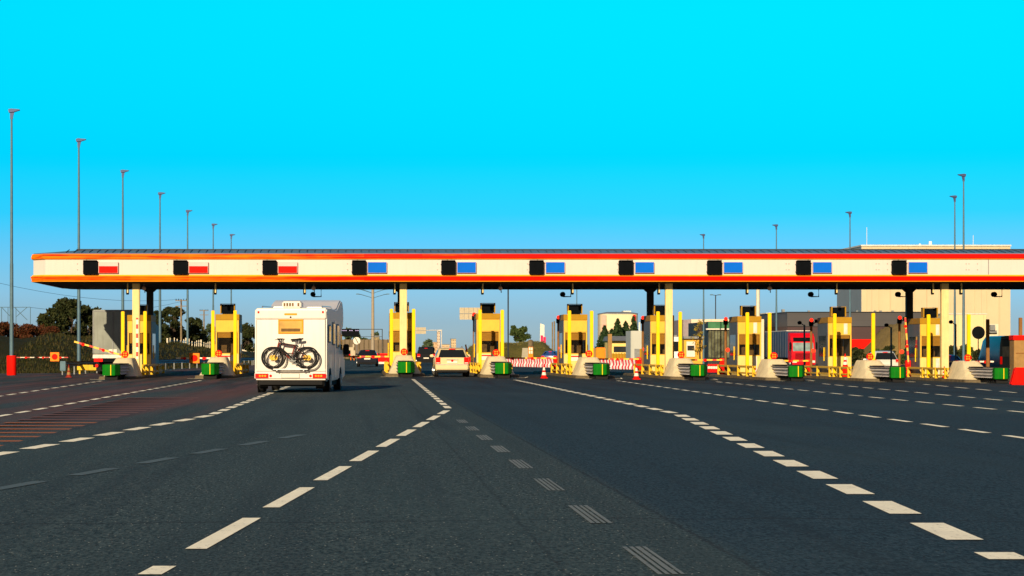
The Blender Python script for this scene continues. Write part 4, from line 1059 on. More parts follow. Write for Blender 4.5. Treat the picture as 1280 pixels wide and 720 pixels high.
# ------------------------------------------------------------------ motorhome
RY = 75.6; RX = WX(363.5, RY); RH = R(-4.2)
rv = thing('motorhome', 'white motorhome with rear bicycle rack and an overcab bulge driving towards the gates', 'motorhome', (RX, RY, g(RX)), RH)
prof = [(0, .42), (-.02, .75), (0, 2.35), (.03, 2.60), (.10, 2.665), (3.2, 2.67), (4.1, 2.74), (4.9, 2.93), (5.5, 3.03), (6.0, 2.98), (6.32, 2.72), (6.40, 2.4), (6.25, 2.12), (5.75, 2.0), (6.2, 1.25), (6.95, 1.02), (7.05, .45), (6.6, .38), (1.0, .34), (.3, .36)]
shell = MB().prism(prof, 'x', -1.137, 1.137).build('body', 'rvwhite', rv, bevel=.045, smooth=True)
MB().box(-1.12, 1.12, -.045, .06, 2.32, 2.60).build('rear_cap', 'rvwhite', rv, bevel=.03, smooth=True)
MB().box(-1.145, 1.145, -.07, .25, .40, .66).build('bumper', 'rvwhite', rv, bevel=.05, smooth=True)
MB().box(-1.05, 1.05, .1, 6.4, .20, .36).build('underbody', 'archs', rv)
MB().box(-1.0, 1.0, -.02, .05, .25, .385).build('rear_skirt', 'rubber', rv)
rw = MB().box(-.36, .36, -.035, -.003, 1.90, 2.27).build('rear_window', mat('amber tinted window', (.50, .28, .04), .08, var=.5, scale=1.3, spec=.8, coat=1), rv, bevel=.01)
mb = MB(); mb.box(-.395, .395, -.05, -.003, 2.271, 2.31).box(-.395, .395, -.05, -.003, 1.86, 1.899).box(-.395, -.361, -.05, -.003, 1.90, 2.27).box(.361, .395, -.05, -.003, 1.90, 2.27)
mb.build('window_frame', 'amberl', rw)
MB().box(-.30, .30, -.050, -.036, 1.93, 2.02).build('curtain', 'inner', rw)
MB().box(-.20, .20, -.06, -.046, 2.44, 2.50).build('brake_light', 'amberl', rv, bevel=.01)
MB().lathe([(.028, -.055), (.028, -.046)], (0, 0, 2.38), 'y', 12).build('rear_camera', 'rubber', rv)
for sg in (-1, 1):
    a, b = sorted((sg * .70, sg * 1.12))
    t = MB().box(a, b, -.095, -.071, .46, .60).build('tail_light', 'tail', rv, bevel=.008)
    for k in range(3):
        c = sg * (.80 + .085 * k) if True else 0
        MB().lathe([(.034, -.101), (.034, -.0955)], (c, 0, .53), 'y', 12).build('bulb', 'amberl', t)
    MB().lathe([(.042, -.09), (.042, -.071)], (sg * .63, 0, .53), 'y', 14).build('fog_lamp', 'tail', rv)
    MB().box(sg * 1.02 - .03, sg * 1.02 + .03, -.06, -.046, 2.50, 2.57).build('marker_lamp', 'tail', rv, bevel=.008)
    for yw in (1.15, 5.15):
        MB().lathe([(.42, -.012), (.42, .012)], (sg * 1.137, yw, .36), 'x', 28).build('wheel_arch', 'archs', rv)
        wheel(rv, sg * (1.035), yw, .34, .23, sg, 'galv')
    MB().box(sg * .9 - .14, sg * .9 + .14, .35, .37, .12, .36).build('mud_flap', 'rubber', rv)
    for (a, b, z0, z1) in ((.55, 1.15, 1.62, 2.10), (2.1, 2.75, 1.55, 2.2), (3.55, 4.35, 1.45, 2.15)):
        fr = MB().box(*sorted((sg * 1.1375, sg * 1.165)), a - .05, b + .05, z0 - .05, z1 + .05).build('side_window', 'galvd', rv, bevel=.01)
        MB().box(*sorted((sg * 1.166, sg * 1.172)), a, b, z0, z1).build('pane', 'carglass', fr)
    MB().add([(sg * 1.1385, 5.2, 1.35), (sg * 1.1385, 6.05, 1.35), (sg * 1.1385, 5.78, 1.85), (sg * 1.1385, 5.2, 1.9)], [(0, 1, 2, 3)]).build('cab_window', 'carglass', rv)
    MB().box(*sorted((sg * 1.16, sg * 1.36)), 6.0, 6.1, 1.2, 1.55).build('mirror', 'rubber', rv, bevel=.03)
    MB().box(*sorted((sg * 1.1372, sg * 1.144)), .05, 6.3, .66, .69).box(*sorted((sg * 1.1372, sg * 1.144)), .05, 5.6, 1.30, 1.315).build('side_moulding', 'galv', rv)
MB().box(1.1375, 1.146, 2.85, 3.45, .45, 2.3).box(1.1375, 1.15, 2.92, 2.96, 1.2, 1.36).build('door', 'white', rv, bevel=.003)
MB().box(1.1375, 1.142, .9, 1.9, .75, 1.2).box(1.1375, 1.142, 4.45, 5.0, .75, 1.1).build('locker_hatch', 'white', rv, bevel=.002)
MB().add([(-1.0, 6.19, 1.28), (1.0, 6.19, 1.28), (.95, 5.80, 1.95), (-.95, 5.80, 1.95)], [(0, 1, 2, 3)]).build('windscreen', 'carglass', rv)
ac = MB().box(-.30, .30, .25, 1.0, 2.672, 2.88).build('air_conditioner', 'rvwhite', rv, bevel=.035, smooth=True)
mb = MB()
for k in range(6):
    if k == 4: continue
    mb.box(-.255 + .088 * k, -.255 + .088 * k + .055, .243, .249, 2.73, 2.83)
mb.build('vent', 'inner', ac)
mb = MB(); mb.box(-.8, -.35, 2.2, 2.9, 2.673, 2.76).box(.25, .75, 2.6, 3.1, 2.673, 2.75); mb.build('roof_hatch', 'white', rv, bevel=.02)
MB().tube([(-.95, .4, 2.68), (-.95, .45, 2.73), (-.95, 3.6, 2.76), (-.95, 3.7, 2.7)], .018, 6).tube([(.95, .4, 2.68), (.95, .45, 2.73), (.95, 3.6, 2.76), (.95, 3.7, 2.7)], .018, 6).build('roof_rail', 'alu', rv)
MB().box(-.27, .27, -.085, -.0715, .475, .595).build('number_plate', 'plate', rv); MB().box(-.285, .285, -.083, -.0705, .462, .608).build('plate_frame', 'galvd', rv)
MB().box(-1.09, 1.09, -.012, -.002, 2.305, 2.317).box(-1.09, 1.09, -.034, -.022, .672, .684).build('seam', 'galvd', rv)
for sg in (-1, 1): MB().box(sg * 1.085 - .006, sg * 1.085 + .006, -.021, -.002, .75, 2.30).build('seam', 'galvd', rv)
MB().box(-.48, .30, -.05, -.021, .645, .73).build('plate_lamp', 'rvwhite', rv)
# rack: rails carrying the bicycles, arms up the back wall
mb = MB(); mb.box(-.52, .56, -.145, -.095, .725, .755).box(-.52, .56, -.315, -.265, .725, .755)
for xx in (-.42, .42): mb.box(xx, xx + .03, -.33, -.003, .69, .722)
mb.tube([(-.40, -.03, .72), (-.40, -.05, 1.5), (-.38, -.003, 1.55)], .014, 6).tube([(.40, -.03, .72), (.40, -.05, 1.5), (.38, -.003, 1.55)], .014, 6).tube([(-.40, -.06, 1.25), (.40, -.06, 1.25)], .014, 6)
mb.build('bike_rack', 'alu', rv)
M['bikeframe'] = mat('bike frame black', (.015, .015, .018), .35, .2, coat=.3)
M['bikered'] = mat('bike frame dark red', (.22, .03, .02), .35, .2, coat=.3)
M['gold'] = mat('hub with warm shading', (.5, .32, .06), .35, .6)  # hub colour paints in the warm golden shading inside the wheels
def bicycle(label, ox, oy, oz, fm, tilt):
    M3 = Matrix.Translation((RX, RY, g(RX))) @ Matrix.Rotation(RH, 4, 'Z')
    p = M3 @ Vector((ox, oy, oz))
    o = thing('bicycle', label, 'bicycle', p, RH, 'bicycles on the motorhome rack')
    o.rotation_euler = (0, R(tilt), RH)
    r = .345; A, B = (-.53, 0, r), (.53, 0, r)
    for c in (A, B):
        wv = MB().torus((0, 0, 0), r - .022, .024, 'y', 36, 8).build('wheel', 'tyre', o, c, smooth=True)
        mb = MB(); mb.torus((0, 0, 0), r - .065, .012, 'y', 36, 6)
        for k in range(10):
            a = 2 * math.pi * k / 10 + .1; mb.tube([(math.cos(a) * .02, .02 * (-1) ** k, math.sin(a) * .02), (math.cos(a) * (r - .07), 0, math.sin(a) * (r - .07))], .001, 4)
        mb.build('rim', 'bikeframe', wv)
        MB().lathe([(.03, -.05), (.03, .05)], (0, 0, 0), 'y', 12).lathe([(.085, .03), (.085, .034)], (0, 0, 0), 'y', 18).build('hub', 'gold', wv)
    bb, seat, head, headl = (.06, 0, .30), (.19, 0, .72), (-.32, 0, .80), (-.355, 0, .66)
    mb = MB()
    for a, b, rr in ((bb, headl, .026), (seat, head, .020), (bb, seat, .020), (head, headl, .024), (bb, (.53, .05, r), .014), (bb, (.53, -.05, r), .014), (seat, (.53, .05, r), .011), (seat, (.53, -.05, r), .011)):
        mb.tube([a, b], rr, 8)
    mb.build('frame', fm, o, smooth=True)
    MB().tube([(-.53, .06, r), (-.40, .06, .60), headl], .018, 8).tube([(-.53, -.06, r), (-.40, -.06, .60), headl], .018, 8).build('fork', 'bikeframe', o, smooth=True)
    hb = MB().tube([head, (-.30, 0, .90), (-.35, 0, .93)], .017, 8).tube([(-.27, -.27, .93), (-.35, -.05, .94), (-.35, .05, .94), (-.27, .27, .93)], .015, 8)
    hb.tube([(-.27, -.27, .93), (-.25, -.34, .93)], .02, 8).tube([(-.27, .27, .93), (-.25, .34, .93)], .02, 8).tube([(-.33, -.2, .93), (-.42, -.2, .90)], .01, 6).tube([(-.33, .2, .93), (-.42, .2, .90)], .01, 6).build('handlebar', 'rubber', o)
    MB().tube([seat, (.235, 0, .90)], .015, 8).build('seat_post', 'alu', o)
    MB().loft([[(x0, a * wd, .90 + zo + b * .03) for a, b in ((1, .6), (.7, 1), (-.7, 1), (-1, .6), (-.7, -.6), (.7, -.6))] for x0, wd, zo in ((.06, .018, .0), (.16, .03, .01), (.26, .07, .015), (.34, .08, .03), (.37, .05, .035))]).build('saddle', 'rubber', o, smooth=True)
    mb = MB(); mb.lathe([(.085, .04), (.085, .046)], bb, 'y', 20); mb.tube([(.06, .06, .30), (.13, .07, .16)], .012, 6).tube([(.06, -.06, .30), (-.01, -.07, .44)], .012, 6)
    mb.box(.08, .18, .07, .16, .145, .17).box(-.06, .04, -.16, -.07, .43, .455); mb.build('crank', 'galvd', o)
    return o
bicycle('outer black bicycle hanging on the motorhome rack', .055, -.29, .757, 'bikeframe', 0)
bicycle('inner dark red bicycle between the outer bicycle and the motorhome', -.05, -.12, .757, 'bikered', 0)

# ------------------------------------------------------------------ trees and bushes
def leafmat(name, a, b, c):
    m, nt, bs, out = new_mat(name)
    v = coord(nt); n = noise(nt, v, 1.1, 5, .7); gi = nt.nodes.new('ShaderNodeNewGeometry')
    col = mix(nt, ramp(nt, n, [(.3, 0), (.7, 1)]), a, b); col = mix(nt, ramp(nt, gi.outputs['Random Per Island'], [(.55, 0), (1, .75)]), col, c)
    nt.links.new(col, bs.inputs['Base Color']); bs.inputs['Roughness'].default_value = .75; bs.inputs['Specular IOR Level'].default_value = .2
    return m
M['leafdark'] = leafmat('dark leaves', (.009, .016, .004), (.022, .030, .006), (.042, .040, .009))
M['leafgreen'] = leafmat('green leaves', (.022, .042, .010), (.042, .068, .015), (.075, .090, .022))
M['leafconifer'] = leafmat('conifer leaves', (.012, .032, .011), (.022, .048, .014), (.04, .065, .02))
M['leafred'] = leafmat('reddish leaves', (.050, .012, .004), (.085, .022, .005), (.040, .030, .008))
M['leafyellow'] = leafmat('yellowing leaves', (.24, .17, .01), (.34, .24, .02), (.12, .12, .02))
M['leaffar'] = leafmat('far leaves', (.040, .070, .035), (.060, .090, .042), (.09, .10, .05))
M['bark'] = mat('bark', (.07, .05, .035), .9, var=.3)
def rnd_dir(rng):
    z = rng.uniform(-1, 1); t = rng.uniform(0, 2 * math.pi); q = math.sqrt(1 - z * z); return Vector((q * math.cos(t), q * math.sin(t), z))
def leaves(mb, c, rad, n, size, rng):
    for _ in range(n):
        d_ = rnd_dir(rng); k = rng.uniform(.35, 1.05) ** .6
        p = Vector(c) + Vector((d_.x * rad[0], d_.y * rad[1], d_.z * rad[2])) * k
        a = rnd_dir(rng); b = a.cross(rnd_dir(rng)).normalized(); s_ = size * rng.uniform(.6, 1.4)
        mb.add([p - a * s_, p + b * s_ * .5, p + a * s_, p - b * s_ * .5], [(0, 1, 2, 3)])
def tree(name, label, cat, x, y, z, w_, h, kind, n=1600, size=.28, seed=1, trunk=.28, conifer=False, group=None):
    rng = random.Random(seed); o = thing(name, label, cat, (x, y, z), 0, group)
    tb = MB(); th = h * (.62 if not conifer else .9)
    tb.tube([(0, 0, 0), (.02 * h * rng.uniform(-1, 1), 0, th * .5), (0, 0, th)], .035 * h * .6, 8, r2=.012 * h)
    mb = MB(); c0 = h * trunk
    if conifer:
        for k in range(16):
            t = k / 15; zz_ = c0 * .4 + (h - c0 * .4) * t; rr = w_ / 2 * (1 - t) ** .75 + .12
            for q in range(3):
                a = rng.uniform(0, 6.28); leaves(mb, (math.cos(a) * rr * .45, math.sin(a) * rr * .45, zz_), (rr * .62, rr * .62, h * .055), n // 48, size, rng)
    else:
        for k in range(24):
            t = rng.uniform(0, 1); a = rng.uniform(0, 6.28); zz_ = c0 + (h - c0) * (.08 + .80 * t)
            rr = w_ / 2 * math.sin(math.pi * (.18 + .72 * t)) * rng.uniform(.30, .98)
            c = (math.cos(a) * rr, math.sin(a) * rr, zz_); q = w_ * rng.uniform(.07, .23)
            leaves(mb, c, (q, q, q * rng.uniform(.6, .9)), n // 20, size, rng)
            tb.tube([(0, 0, th * rng.uniform(.4, .9)), (c[0] * .6, c[1] * .6, zz_ - .1 * h), c], .010 * h, 5, r2=.004 * h)
    tb.build('trunk', 'bark', o, smooth=True); mb.build('crown', kind, o, recalc=False)
    return o
def ptree(name, label, cat, px, pt, pb, pw, Y, kind, n, size, seed, **k):
    x = WX(px, Y); zb = WZ(pb, Y)
    return tree(name, label, cat, x, Y, zb, pw * Y / F, WZ(pt, Y) - zb, kind, n, size, seed, **k)
GT = 'dark trees on the grassy slope'
ptree('leafy_tree', 'largest dark tree on the slope behind the guard rail end lamp', 'tree', 90, 369, 432, 52, 205, 'leafdark', 6500, .17, 3, trunk=.05, group=GT)
ptree('leafy_tree', 'dark tree overlapping the big slope tree, next to the grey lorry', 'tree', 112, 378, 440, 40, 212, 'leafdark', 4500, .17, 4, trunk=.05, group=GT)
ptree('leafy_tree', 'dark bushy tree at the edge of the reddish hedge', 'tree', 67, 381, 432, 34, 200, 'leafdark', 4000, .16, 5, trunk=.05, group=GT)
ptree('leafy_tree', 'low dark tree seen beneath the lorry side lamp pole', 'tree', 136, 396, 445, 34, 230, 'leafdark', 2500, .18, 6, trunk=.05, group=GT)
GF = 'dark trees behind the picket fence'
for k, (px, pt, pw, lab) in enumerate(((198, 384, 30, 'dark tree behind the fence, next to the first booth'), (217, 377, 40, 'tallest round dark tree behind the picket fence'), (240, 392, 32, 'dark tree between the two utility poles'),
                                       (254, 412, 18, 'small dark tree below the farther utility pole'))):
    ptree('leafy_tree', lab, 'tree', px, pt, 440, pw, 400 + 9 * k, 'leafdark', 3600, .32, 20 + k, trunk=.05, group=GF)
ptree('leafy_tree', 'pale green tree far behind the farther utility pole', 'tree', 263, 404, 442, 22, 600, 'leaffar', 1500, .5, 30, trunk=.1)
ptree('leafy_tree', 'dark tree just beside the motorhome, behind the fence', 'tree', 311, 405, 440, 34, 500, 'leafdark', 3000, .36, 31, trunk=.05)
ptree('leafy_tree', 'dark tree by the second booth window, behind the fence', 'tree', 294, 412, 440, 26, 520, 'leafdark', 2000, .36, 32, trunk=.05)
# reddish hedge along the crest
for k in range(7):
    px = -6 + 11.5 * k; Y = 196 + (k % 3) * 2
    o = thing('hedge_bush', ['reddish bush at the frame edge above the slope', 'reddish bush behind the first lamp pole', 'reddish bush between lamp pole and dark tree', 'tallest reddish bush of the slope hedge', 'reddish bush touching the dark bushy tree', 'low rust coloured bush below the dark trees', 'last rust coloured bush before the guard rail lamp'][k], 'bush', (WX(px, Y), Y, WZ(424, Y) - .3), 0, 'reddish bushes in a hedge')
    rng = random.Random(50 + k); mb = MB(); tb = MB(); top = (440 - 396 - rng.uniform(-2, 3)) * Y / F + H - WZ(424, Y)
    if k > 4: top *= .8
    for q in range(5): c = (rng.uniform(-.4, .4), rng.uniform(-.4, .4), top * rng.uniform(.25, .8)); leaves(mb, c, (.55, .5, .42), 330, .10, rng); tb.tube([(c[0] * .3, 0, 0), c], .03, 5)
    tb.build('stems', 'bark', o); mb.build('foliage', 'leafred', o, recalc=False)
# trees beyond the plaza
ptree('leafy_tree', 'round dark green tree standing alone on the dry bank', 'tree', 649, 402, 432, 25, 430, 'leafgreen', 2600, .26, 60, trunk=.16)
ptree('leafy_tree', 'small round tree beyond the black off-road car', 'tree', 537, 425, 441, 18, 700, 'leaffar', 1300, .45, 61, trunk=.1)
ptree('leafy_tree', 'pale far tree behind the black message sign', 'tree', 438, 409, 442, 24, 700, 'leaffar', 1800, .5, 62, trunk=.12)
ptree('leafy_tree', 'thin far tree beside the many armed lamp mast', 'tree', 468, 413, 442, 14, 720, 'leaffar', 1200, .5, 63, trunk=.12)
ptree('leafy_tree', 'low far tree close to the message sign frame', 'tree', 452, 420, 442, 22, 740, 'leaffar', 1200, .5, 64, trunk=.12)
GC = 'dark conifers by the guard house'
for k, (px, pt, pb, pw, lab) in enumerate(((756, 409, 438, 22, 'smaller dark conifer at the orange crate'), (765, 413, 436, 18, 'squat dark conifer above the guard house roof'), (772, 401, 434, 20, 'dark conifer in the middle of the guard house row'),
                                           (782, 404, 434, 20, 'dark conifer above the middle of the guard house'), (792, 398, 440, 18, 'tallest dark conifer beside the grey container'))):
    ptree('conifer', lab, 'tree', px, pt, pb + 4, pw, 330 + 4 * k, 'leafconifer', 3400, .20, 70 + k, conifer=True, group=GC)
ptree('young_tree', 'sparse young tree with yellowing leaves beside a lamp pole', 'tree', 875, 395, 449, 22, 250, 'leafyellow', 420, .085, 80, trunk=.1)
GB = 'dark bushes before the warehouses'
for k, (px, pt, pb, pw, Y) in enumerate(((1072, 434, 456, 26, 290), (1092, 436, 456, 24, 292), (1112, 431, 456, 26, 296), (1134, 433, 456, 24, 290), (1192, 432, 456, 24, 280), (1208, 430, 456, 26, 283), (1226, 436, 458, 26, 280), (1243, 431, 458, 28, 284), (1258, 438, 458, 26, 284))):
    ptree('bush', ['bush in front of the red wall band', 'bush behind the silver car', 'bush at the foot of the tan mound', 'bush seen beside the upright striped boom', 'bush directly behind the last pale column', 'darkest bush by the pale annexe', 'bush behind the round black sign', 'bush by the tall brown post', 'bush beside the dark blue van'][k], 'bush', px, pt, pb, pw, Y, ('leafdark', 'leafgreen')[k % 2], 1500, .17, 90 + k, trunk=.02, group=GB)

def tufts(name, pts, hgt, mt, rng):
    mb = MB()
    for p in pts:
        for q in range(3):
            a = rng.uniform(0, 6.28); b = hgt * rng.uniform(.5, 1.3); ux, uy = math.cos(a) * b * .22, math.sin(a) * b * .22; dx, dy = rng.uniform(-.4, .4) * b, rng.uniform(-.4, .4) * b
            x_, y_ = p[0] + rng.uniform(-.2, .2), p[1] + rng.uniform(-.2, .2)
            mb.add([(x_ - ux, y_ - uy, p[2] - .03), (x_ + ux, y_ + uy, p[2] - .03), (x_ + dx, y_ + dy, p[2] + b)], [(0, 1, 2)])
    return struct(mb.build(name, mt, recalc=False), 'stuff')
M['tuft'] = leafmat('grass blades', (.012, .017, .003), (.026, .027, .005), (.060, .038, .010))  # blades darkened to carry the embankment's painted shadow
rng = random.Random(9); P_ = []
for _ in range(5200):
    y_ = 167 + 150 * rng.random() ** 1.6; x_ = edge_x(y_) - .1 - 9 * rng.random(); P_.append((x_, y_, emb_h(x_, y_)))
tufts('grass', P_, .22, 'tuft', rng)
P_ = []
bk = bpy.data.objects['grass_bank'].data.vertices
for _ in range(2600):
    v_ = bk[rng.randrange(len(bk))].co
    P_.append((v_.x + rng.uniform(-.3, .3), v_.y + rng.uniform(-1, 1), v_.z))
M['tuftdry'] = leafmat('dry grass blades', (.06, .075, .016), (.12, .11, .024), (.24, .15, .05))
tufts('grass', P_, .20, 'tuftdry', rng)

# ------------------------------------------------------------------ far signs and buildings
def facade(name, base, var=.08, vertical=0., sp=2.0, dirt=.1, rough=.7):
    m, nt, b, out = new_mat(name)
    c, n = wear(nt, base, var, .25, dirt)
    s = sepxyz(nt, coord(nt))
    t = mth(nt, 'LESS_THAN', mth(nt, 'MODULO', mth(nt, 'ADD', s[0] if vertical else s[2], 500), sp), .07 * sp ** .5)
    c = mix(nt, mth(nt, 'MULTIPLY', t, .28), c, tuple(x * .45 for x in base))
    nt.links.new(c, b.inputs['Base Color']); b.inputs['Roughness'].default_value = rough
    return m
def block(parent, nm, px0, px1, pt, pb, Y, D, m, bevel=0., zb=None):
    return MB().box(WX(px0, Y), WX(px1, Y), Y, Y + D, -.7 if pb is None else WZ(pb, Y), WZ(pt, Y)).build(nm, m, parent, bevel=bevel)
# big warehouse
o = thing('warehouse', 'huge plain cream warehouse with a grey side wall and flat roof', 'warehouse', (0, 0, 0))
fm = facade('warehouse cream', (.53, .425, .275), .05, 1, 3.2); gm = facade('warehouse grey side', (.20, .23, .26), .06, 1, 3.2)
block(o, 'front_wall', 1077, 1263, 308, None, 420, 21.6, fm)
MB().box(WX(1077, 420) - .06, WX(1077, 420) - .004, 420.05, 441.6, -.7, WZ(308, 420) - .05).build('side_wall', gm, o)
MB().box(WX(1077, 420) - .15, WX(1263, 420) + .1, 419.8, 441.8, WZ(307.9, 420), WZ(306, 420)).build('parapet', 'galv', o)
mb = MB()
for px, pw, pt in ((1150, 3, 304.6), (1163, 4, 301.5)): mb.lathe([(pw * .07, WZ(306, 430)), (pw * .07, WZ(pt + .6, 430)), (pw * .04, WZ(pt, 430))], (WX(px, 430), 430, 0), 'z', 12)
mb.build('roof_vent', 'white', o)
for px, pt in ((1083.5, 284), (1216.5, 294)): MB().tube([(WX(px, 425), 425, WZ(306, 425)), (WX(px, 425), 425, WZ(pt, 425))], .04, 6).build('aerial', 'plate', o)
mb = MB()
for px in range(1083, 1262, 15): mb.box(WX(px, 420), WX(px, 420) + .12, 419.9, 419.99, -.3, WZ(310, 420))
mb.build('downpipe', fm, o)
# lower annexe
o = thing('warehouse_annexe', 'lower pale cream building in front of the huge warehouse', 'building', (0, 0, 0))
block(o, 'front_wall', 1176, 1233, 393, None, 372, 14, facade('annexe cream', (.68, .53, .28), .04, 1, 4.))
MB().box(WX(1176, 372) - .1, WX(1233, 372) + .1, 371.9, 386.1, WZ(393, 372), WZ(391.8, 372)).build('parapet', 'galv', o)
MB().box(WX(1236, 372), WX(1248, 372), 372, 378, -.5, WZ(405, 372)).build('side_block', facade('annexe light', (.6, .55, .42), .05), o)
MB().box(WX(1235.5, 371), WX(1247, 371), 371.4, 371.99, WZ(416, 371), WZ(413, 371)).box(WX(1238, 371), WX(1244, 371), 371, 371.5, WZ(413, 371), WZ(406, 371)).build('wall_vent', 'galvd', o)
# dark hall
o = thing('dark_hall', 'long dark grey hall with maroon lower wall and a red band', 'building', (0, 0, 0))
block(o, 'upper_wall', 984, 1152, 390.5, 408, 350, 40, facade('dark cladding', (.050, .048, .056), .08, 0, .9))
block(o, 'lower_wall', 984, 1152, 408, 456, 350.2, 39.6, facade('maroon cladding', (.045, .018, .022), .1, 0, .9))
MB().box(WX(1060, 350), WX(1152, 350), 350.0, 350.19, WZ(436, 350), WZ(424, 350)).build('red_band', 'redp', o)
MB().box(WX(984, 350) - .1, WX(1152, 350), 349.85, 390, WZ(390.5, 350), WZ(389.6, 350)).build('parapet', 'coldark', o)
mb = MB()
for px in (1010, 1040, 1070, 1093, 1100, 1115): mb.box(WX(px, 352), WX(px, 352) + .3, 352, 352.4, WZ(389.6, 352), WZ(388, 352))
mb.build('roof_vent', 'galvd', o)
# cream annexe with green sign
o = thing('cream_building', 'cream building with grey side and pale green panel behind the lorry trailer', 'building', (0, 0, 0))
block(o, 'front_wall', 958, 996, 391, 456, 380, 20, facade('cream render', (.72, .58, .40), .05, 1, 3.))
MB().box(WX(951, 380), WX(957.9, 380), 380.5, 399, -.5, WZ(392, 380)).build('side_wall', gm, o)
MB().box(WX(973.5, 380), WX(983.5, 380), 379.9, 379.99, WZ(410.5, 380), WZ(402, 380)).build('green_panel', mat('pale green panel', (.45, .58, .22), .5, var=.1), o)
MB().box(WX(973, 379.9), WX(984, 379.9), 379.8, 379.89, WZ(412, 380), WZ(410.6, 380)).build('ledge', 'plate', o)
mb = MB()
for q in range(6): mb.box(WX(983.7, 379.8), WX(984.6, 379.8), 379.7, 379.8, WZ(400 - q * 1.7, 380), WZ(399 - q * 1.7, 380))
mb.build('wall_bracket', 'black', o); MB().box(WX(978, 385), WX(981, 385), 385, 386, WZ(391, 385), WZ(386.6, 385)).build('chimney', 'galvd', o)
# green glass building
o = thing('glass_building', 'cream building with green glass strip and dark glazed front', 'building', (0, 0, 0))
block(o, 'rear_block', 864, 955, 399, 456, 360, 20, facade('beige block', (.68, .54, .40), .04, 1, 4.))
MB().box(WX(855, 360), WX(863.9, 360), 361, 380, -.5, WZ(399.5, 360)).build('side_wall', mat('mauve grey wall', (.26, .22, .24), .8), o)
block(o, 'glazed_hall', 885, 916, 402, 456, 330, 20, 'coldark')
MB().box(WX(885, 330), WX(922, 330), 329.8, 329.99, WZ(410.4, 330), WZ(402.4, 330)).build('green_strip', mat('green glass strip', (.05, .16, .08), .25, var=.35, scale=.5), o)
MB().box(WX(882, 330), WX(922, 330), 329.3, 329.98, WZ(412.2, 330), WZ(410.6, 330)).build('canopy', 'plate', o)
mb = MB(); mg = MB()
for q in range(8):
    a = 885.5 + 3.8 * q; mg.box(WX(a, 330), WX(a + 3.2, 330), 329.7, 329.9, WZ(447, 330), WZ(413, 330)); mb.box(WX(a + 3.25, 330), WX(a + 3.75, 330), 329.6, 329.95, WZ(448, 330), WZ(412.5, 330))
mg.build('glazing', mat('glass painted reflections', (.10, .11, .07), .12, var=.85, scale=.9, spec=.8), o); mb.build('mullion', 'coldark', o)  # strong mottling in the glazing colour stands in for reflections
# ochre hut with window
o = thing('ochre_hut', 'small ochre house with a flat roof and one white framed window', 'house', (0, 0, 0))
block(o, 'wall', 855, 878, 423.5, 456, 270, 9, mat('ochre render', (.62, .34, .05), .8, var=.06, dirt=.1))
MB().box(WX(854, 270), WX(879, 270), 269.6, 279.2, WZ(423.4, 270), WZ(420.5, 270)).build('roof', 'galvd', o)
wn = MB().box(WX(858, 270), WX(868.5, 270), 269.85, 269.99, WZ(446, 270), WZ(427, 270)).build('window', 'plate', o)
MB().box(WX(859, 270), WX(867.5, 270), 269.8, 269.849, WZ(438, 270), WZ(432, 270)).build('pane', 'glass', wn)
# guard house, container, orange crate
o = thing('guard_house', 'low yellow guard house with a grey pitched roof below the conifers', 'house', (0, 0, 0))
block(o, 'wall', 764, 789, 425.5, 456, 290, 8, mat('yellow render', (.74, .56, .18), .8, var=.05, dirt=.1))
a, b = WX(762.5, 290), WX(790.5, 290); MB().prism([(289.2, WZ(426, 290)), (299, WZ(426, 290)), (297, WZ(420.5, 290)), (292, WZ(420, 290))], 'x', a, b).build('roof', 'galvd', o)
MB().box(WX(767, 290), WX(786.5, 290), 289.9, 289.99, WZ(440, 290), WZ(433, 290)).build('window', 'glass', o)
mb = MB()
for q in range(6): mb.box(WX(766 + q * 3.6, 288), WX(767 + q * 3.6, 288), 288, 288.1, WZ(450, 288), WZ(441, 288))
mb.box(WX(765, 288), WX(788, 288), 288.1, 288.2, WZ(449, 288), WZ(442, 288)); mb.build('porch_fence', 'ochre', o)
o = thing('grey_container', 'tall pale grey cabin beside the guard house', 'container', (0, 0, 0))
block(o, 'body', 788.5, 812, 413.5, 458, 262, 5, facade('container grey', (.42, .43, .40), .06, 1, 1.2), .03)
MB().box(WX(793, 262), WX(799, 262), 261.9, 261.98, WZ(456, 262), WZ(436, 262)).build('door', 'galvd', o); MB().box(WX(799.5, 262), WX(811, 262), 261.85, 261.97, WZ(456, 262), WZ(436, 262)).build('panel', 'ochre', o)
mb = MB(); mb.box(WX(798.5, 263), WX(800.3, 263), 263, 263.2, WZ(413.5, 263), WZ(403, 263)); mb.build('vent_pipe', 'plate', o)
x0 = WX(751, 240); o = thing('orange_crate', 'orange tarpaulin covered crate in front of the conifers', 'crate', (x0, 240, g(x0)))
MB().box(-.46, .46, 0, .8, 0, WZ(434.5, 240) - g(x0)).build('tarpaulin', 'orange', o, bevel=.06); MB().box(-1.0, -.48, .1, .8, 0, WZ(435, 240) - g(x0)).build('side_box', 'brownk', o, bevel=.03)
x0 = WX(762.5, 245); tag(MB().box(x0 - .20, x0 + .20, 245, 245.4, -.3, WZ(417.5, 245)).build('concrete_post', 'brownk', None), 'square brown post between the orange crate and guard house', 'post')
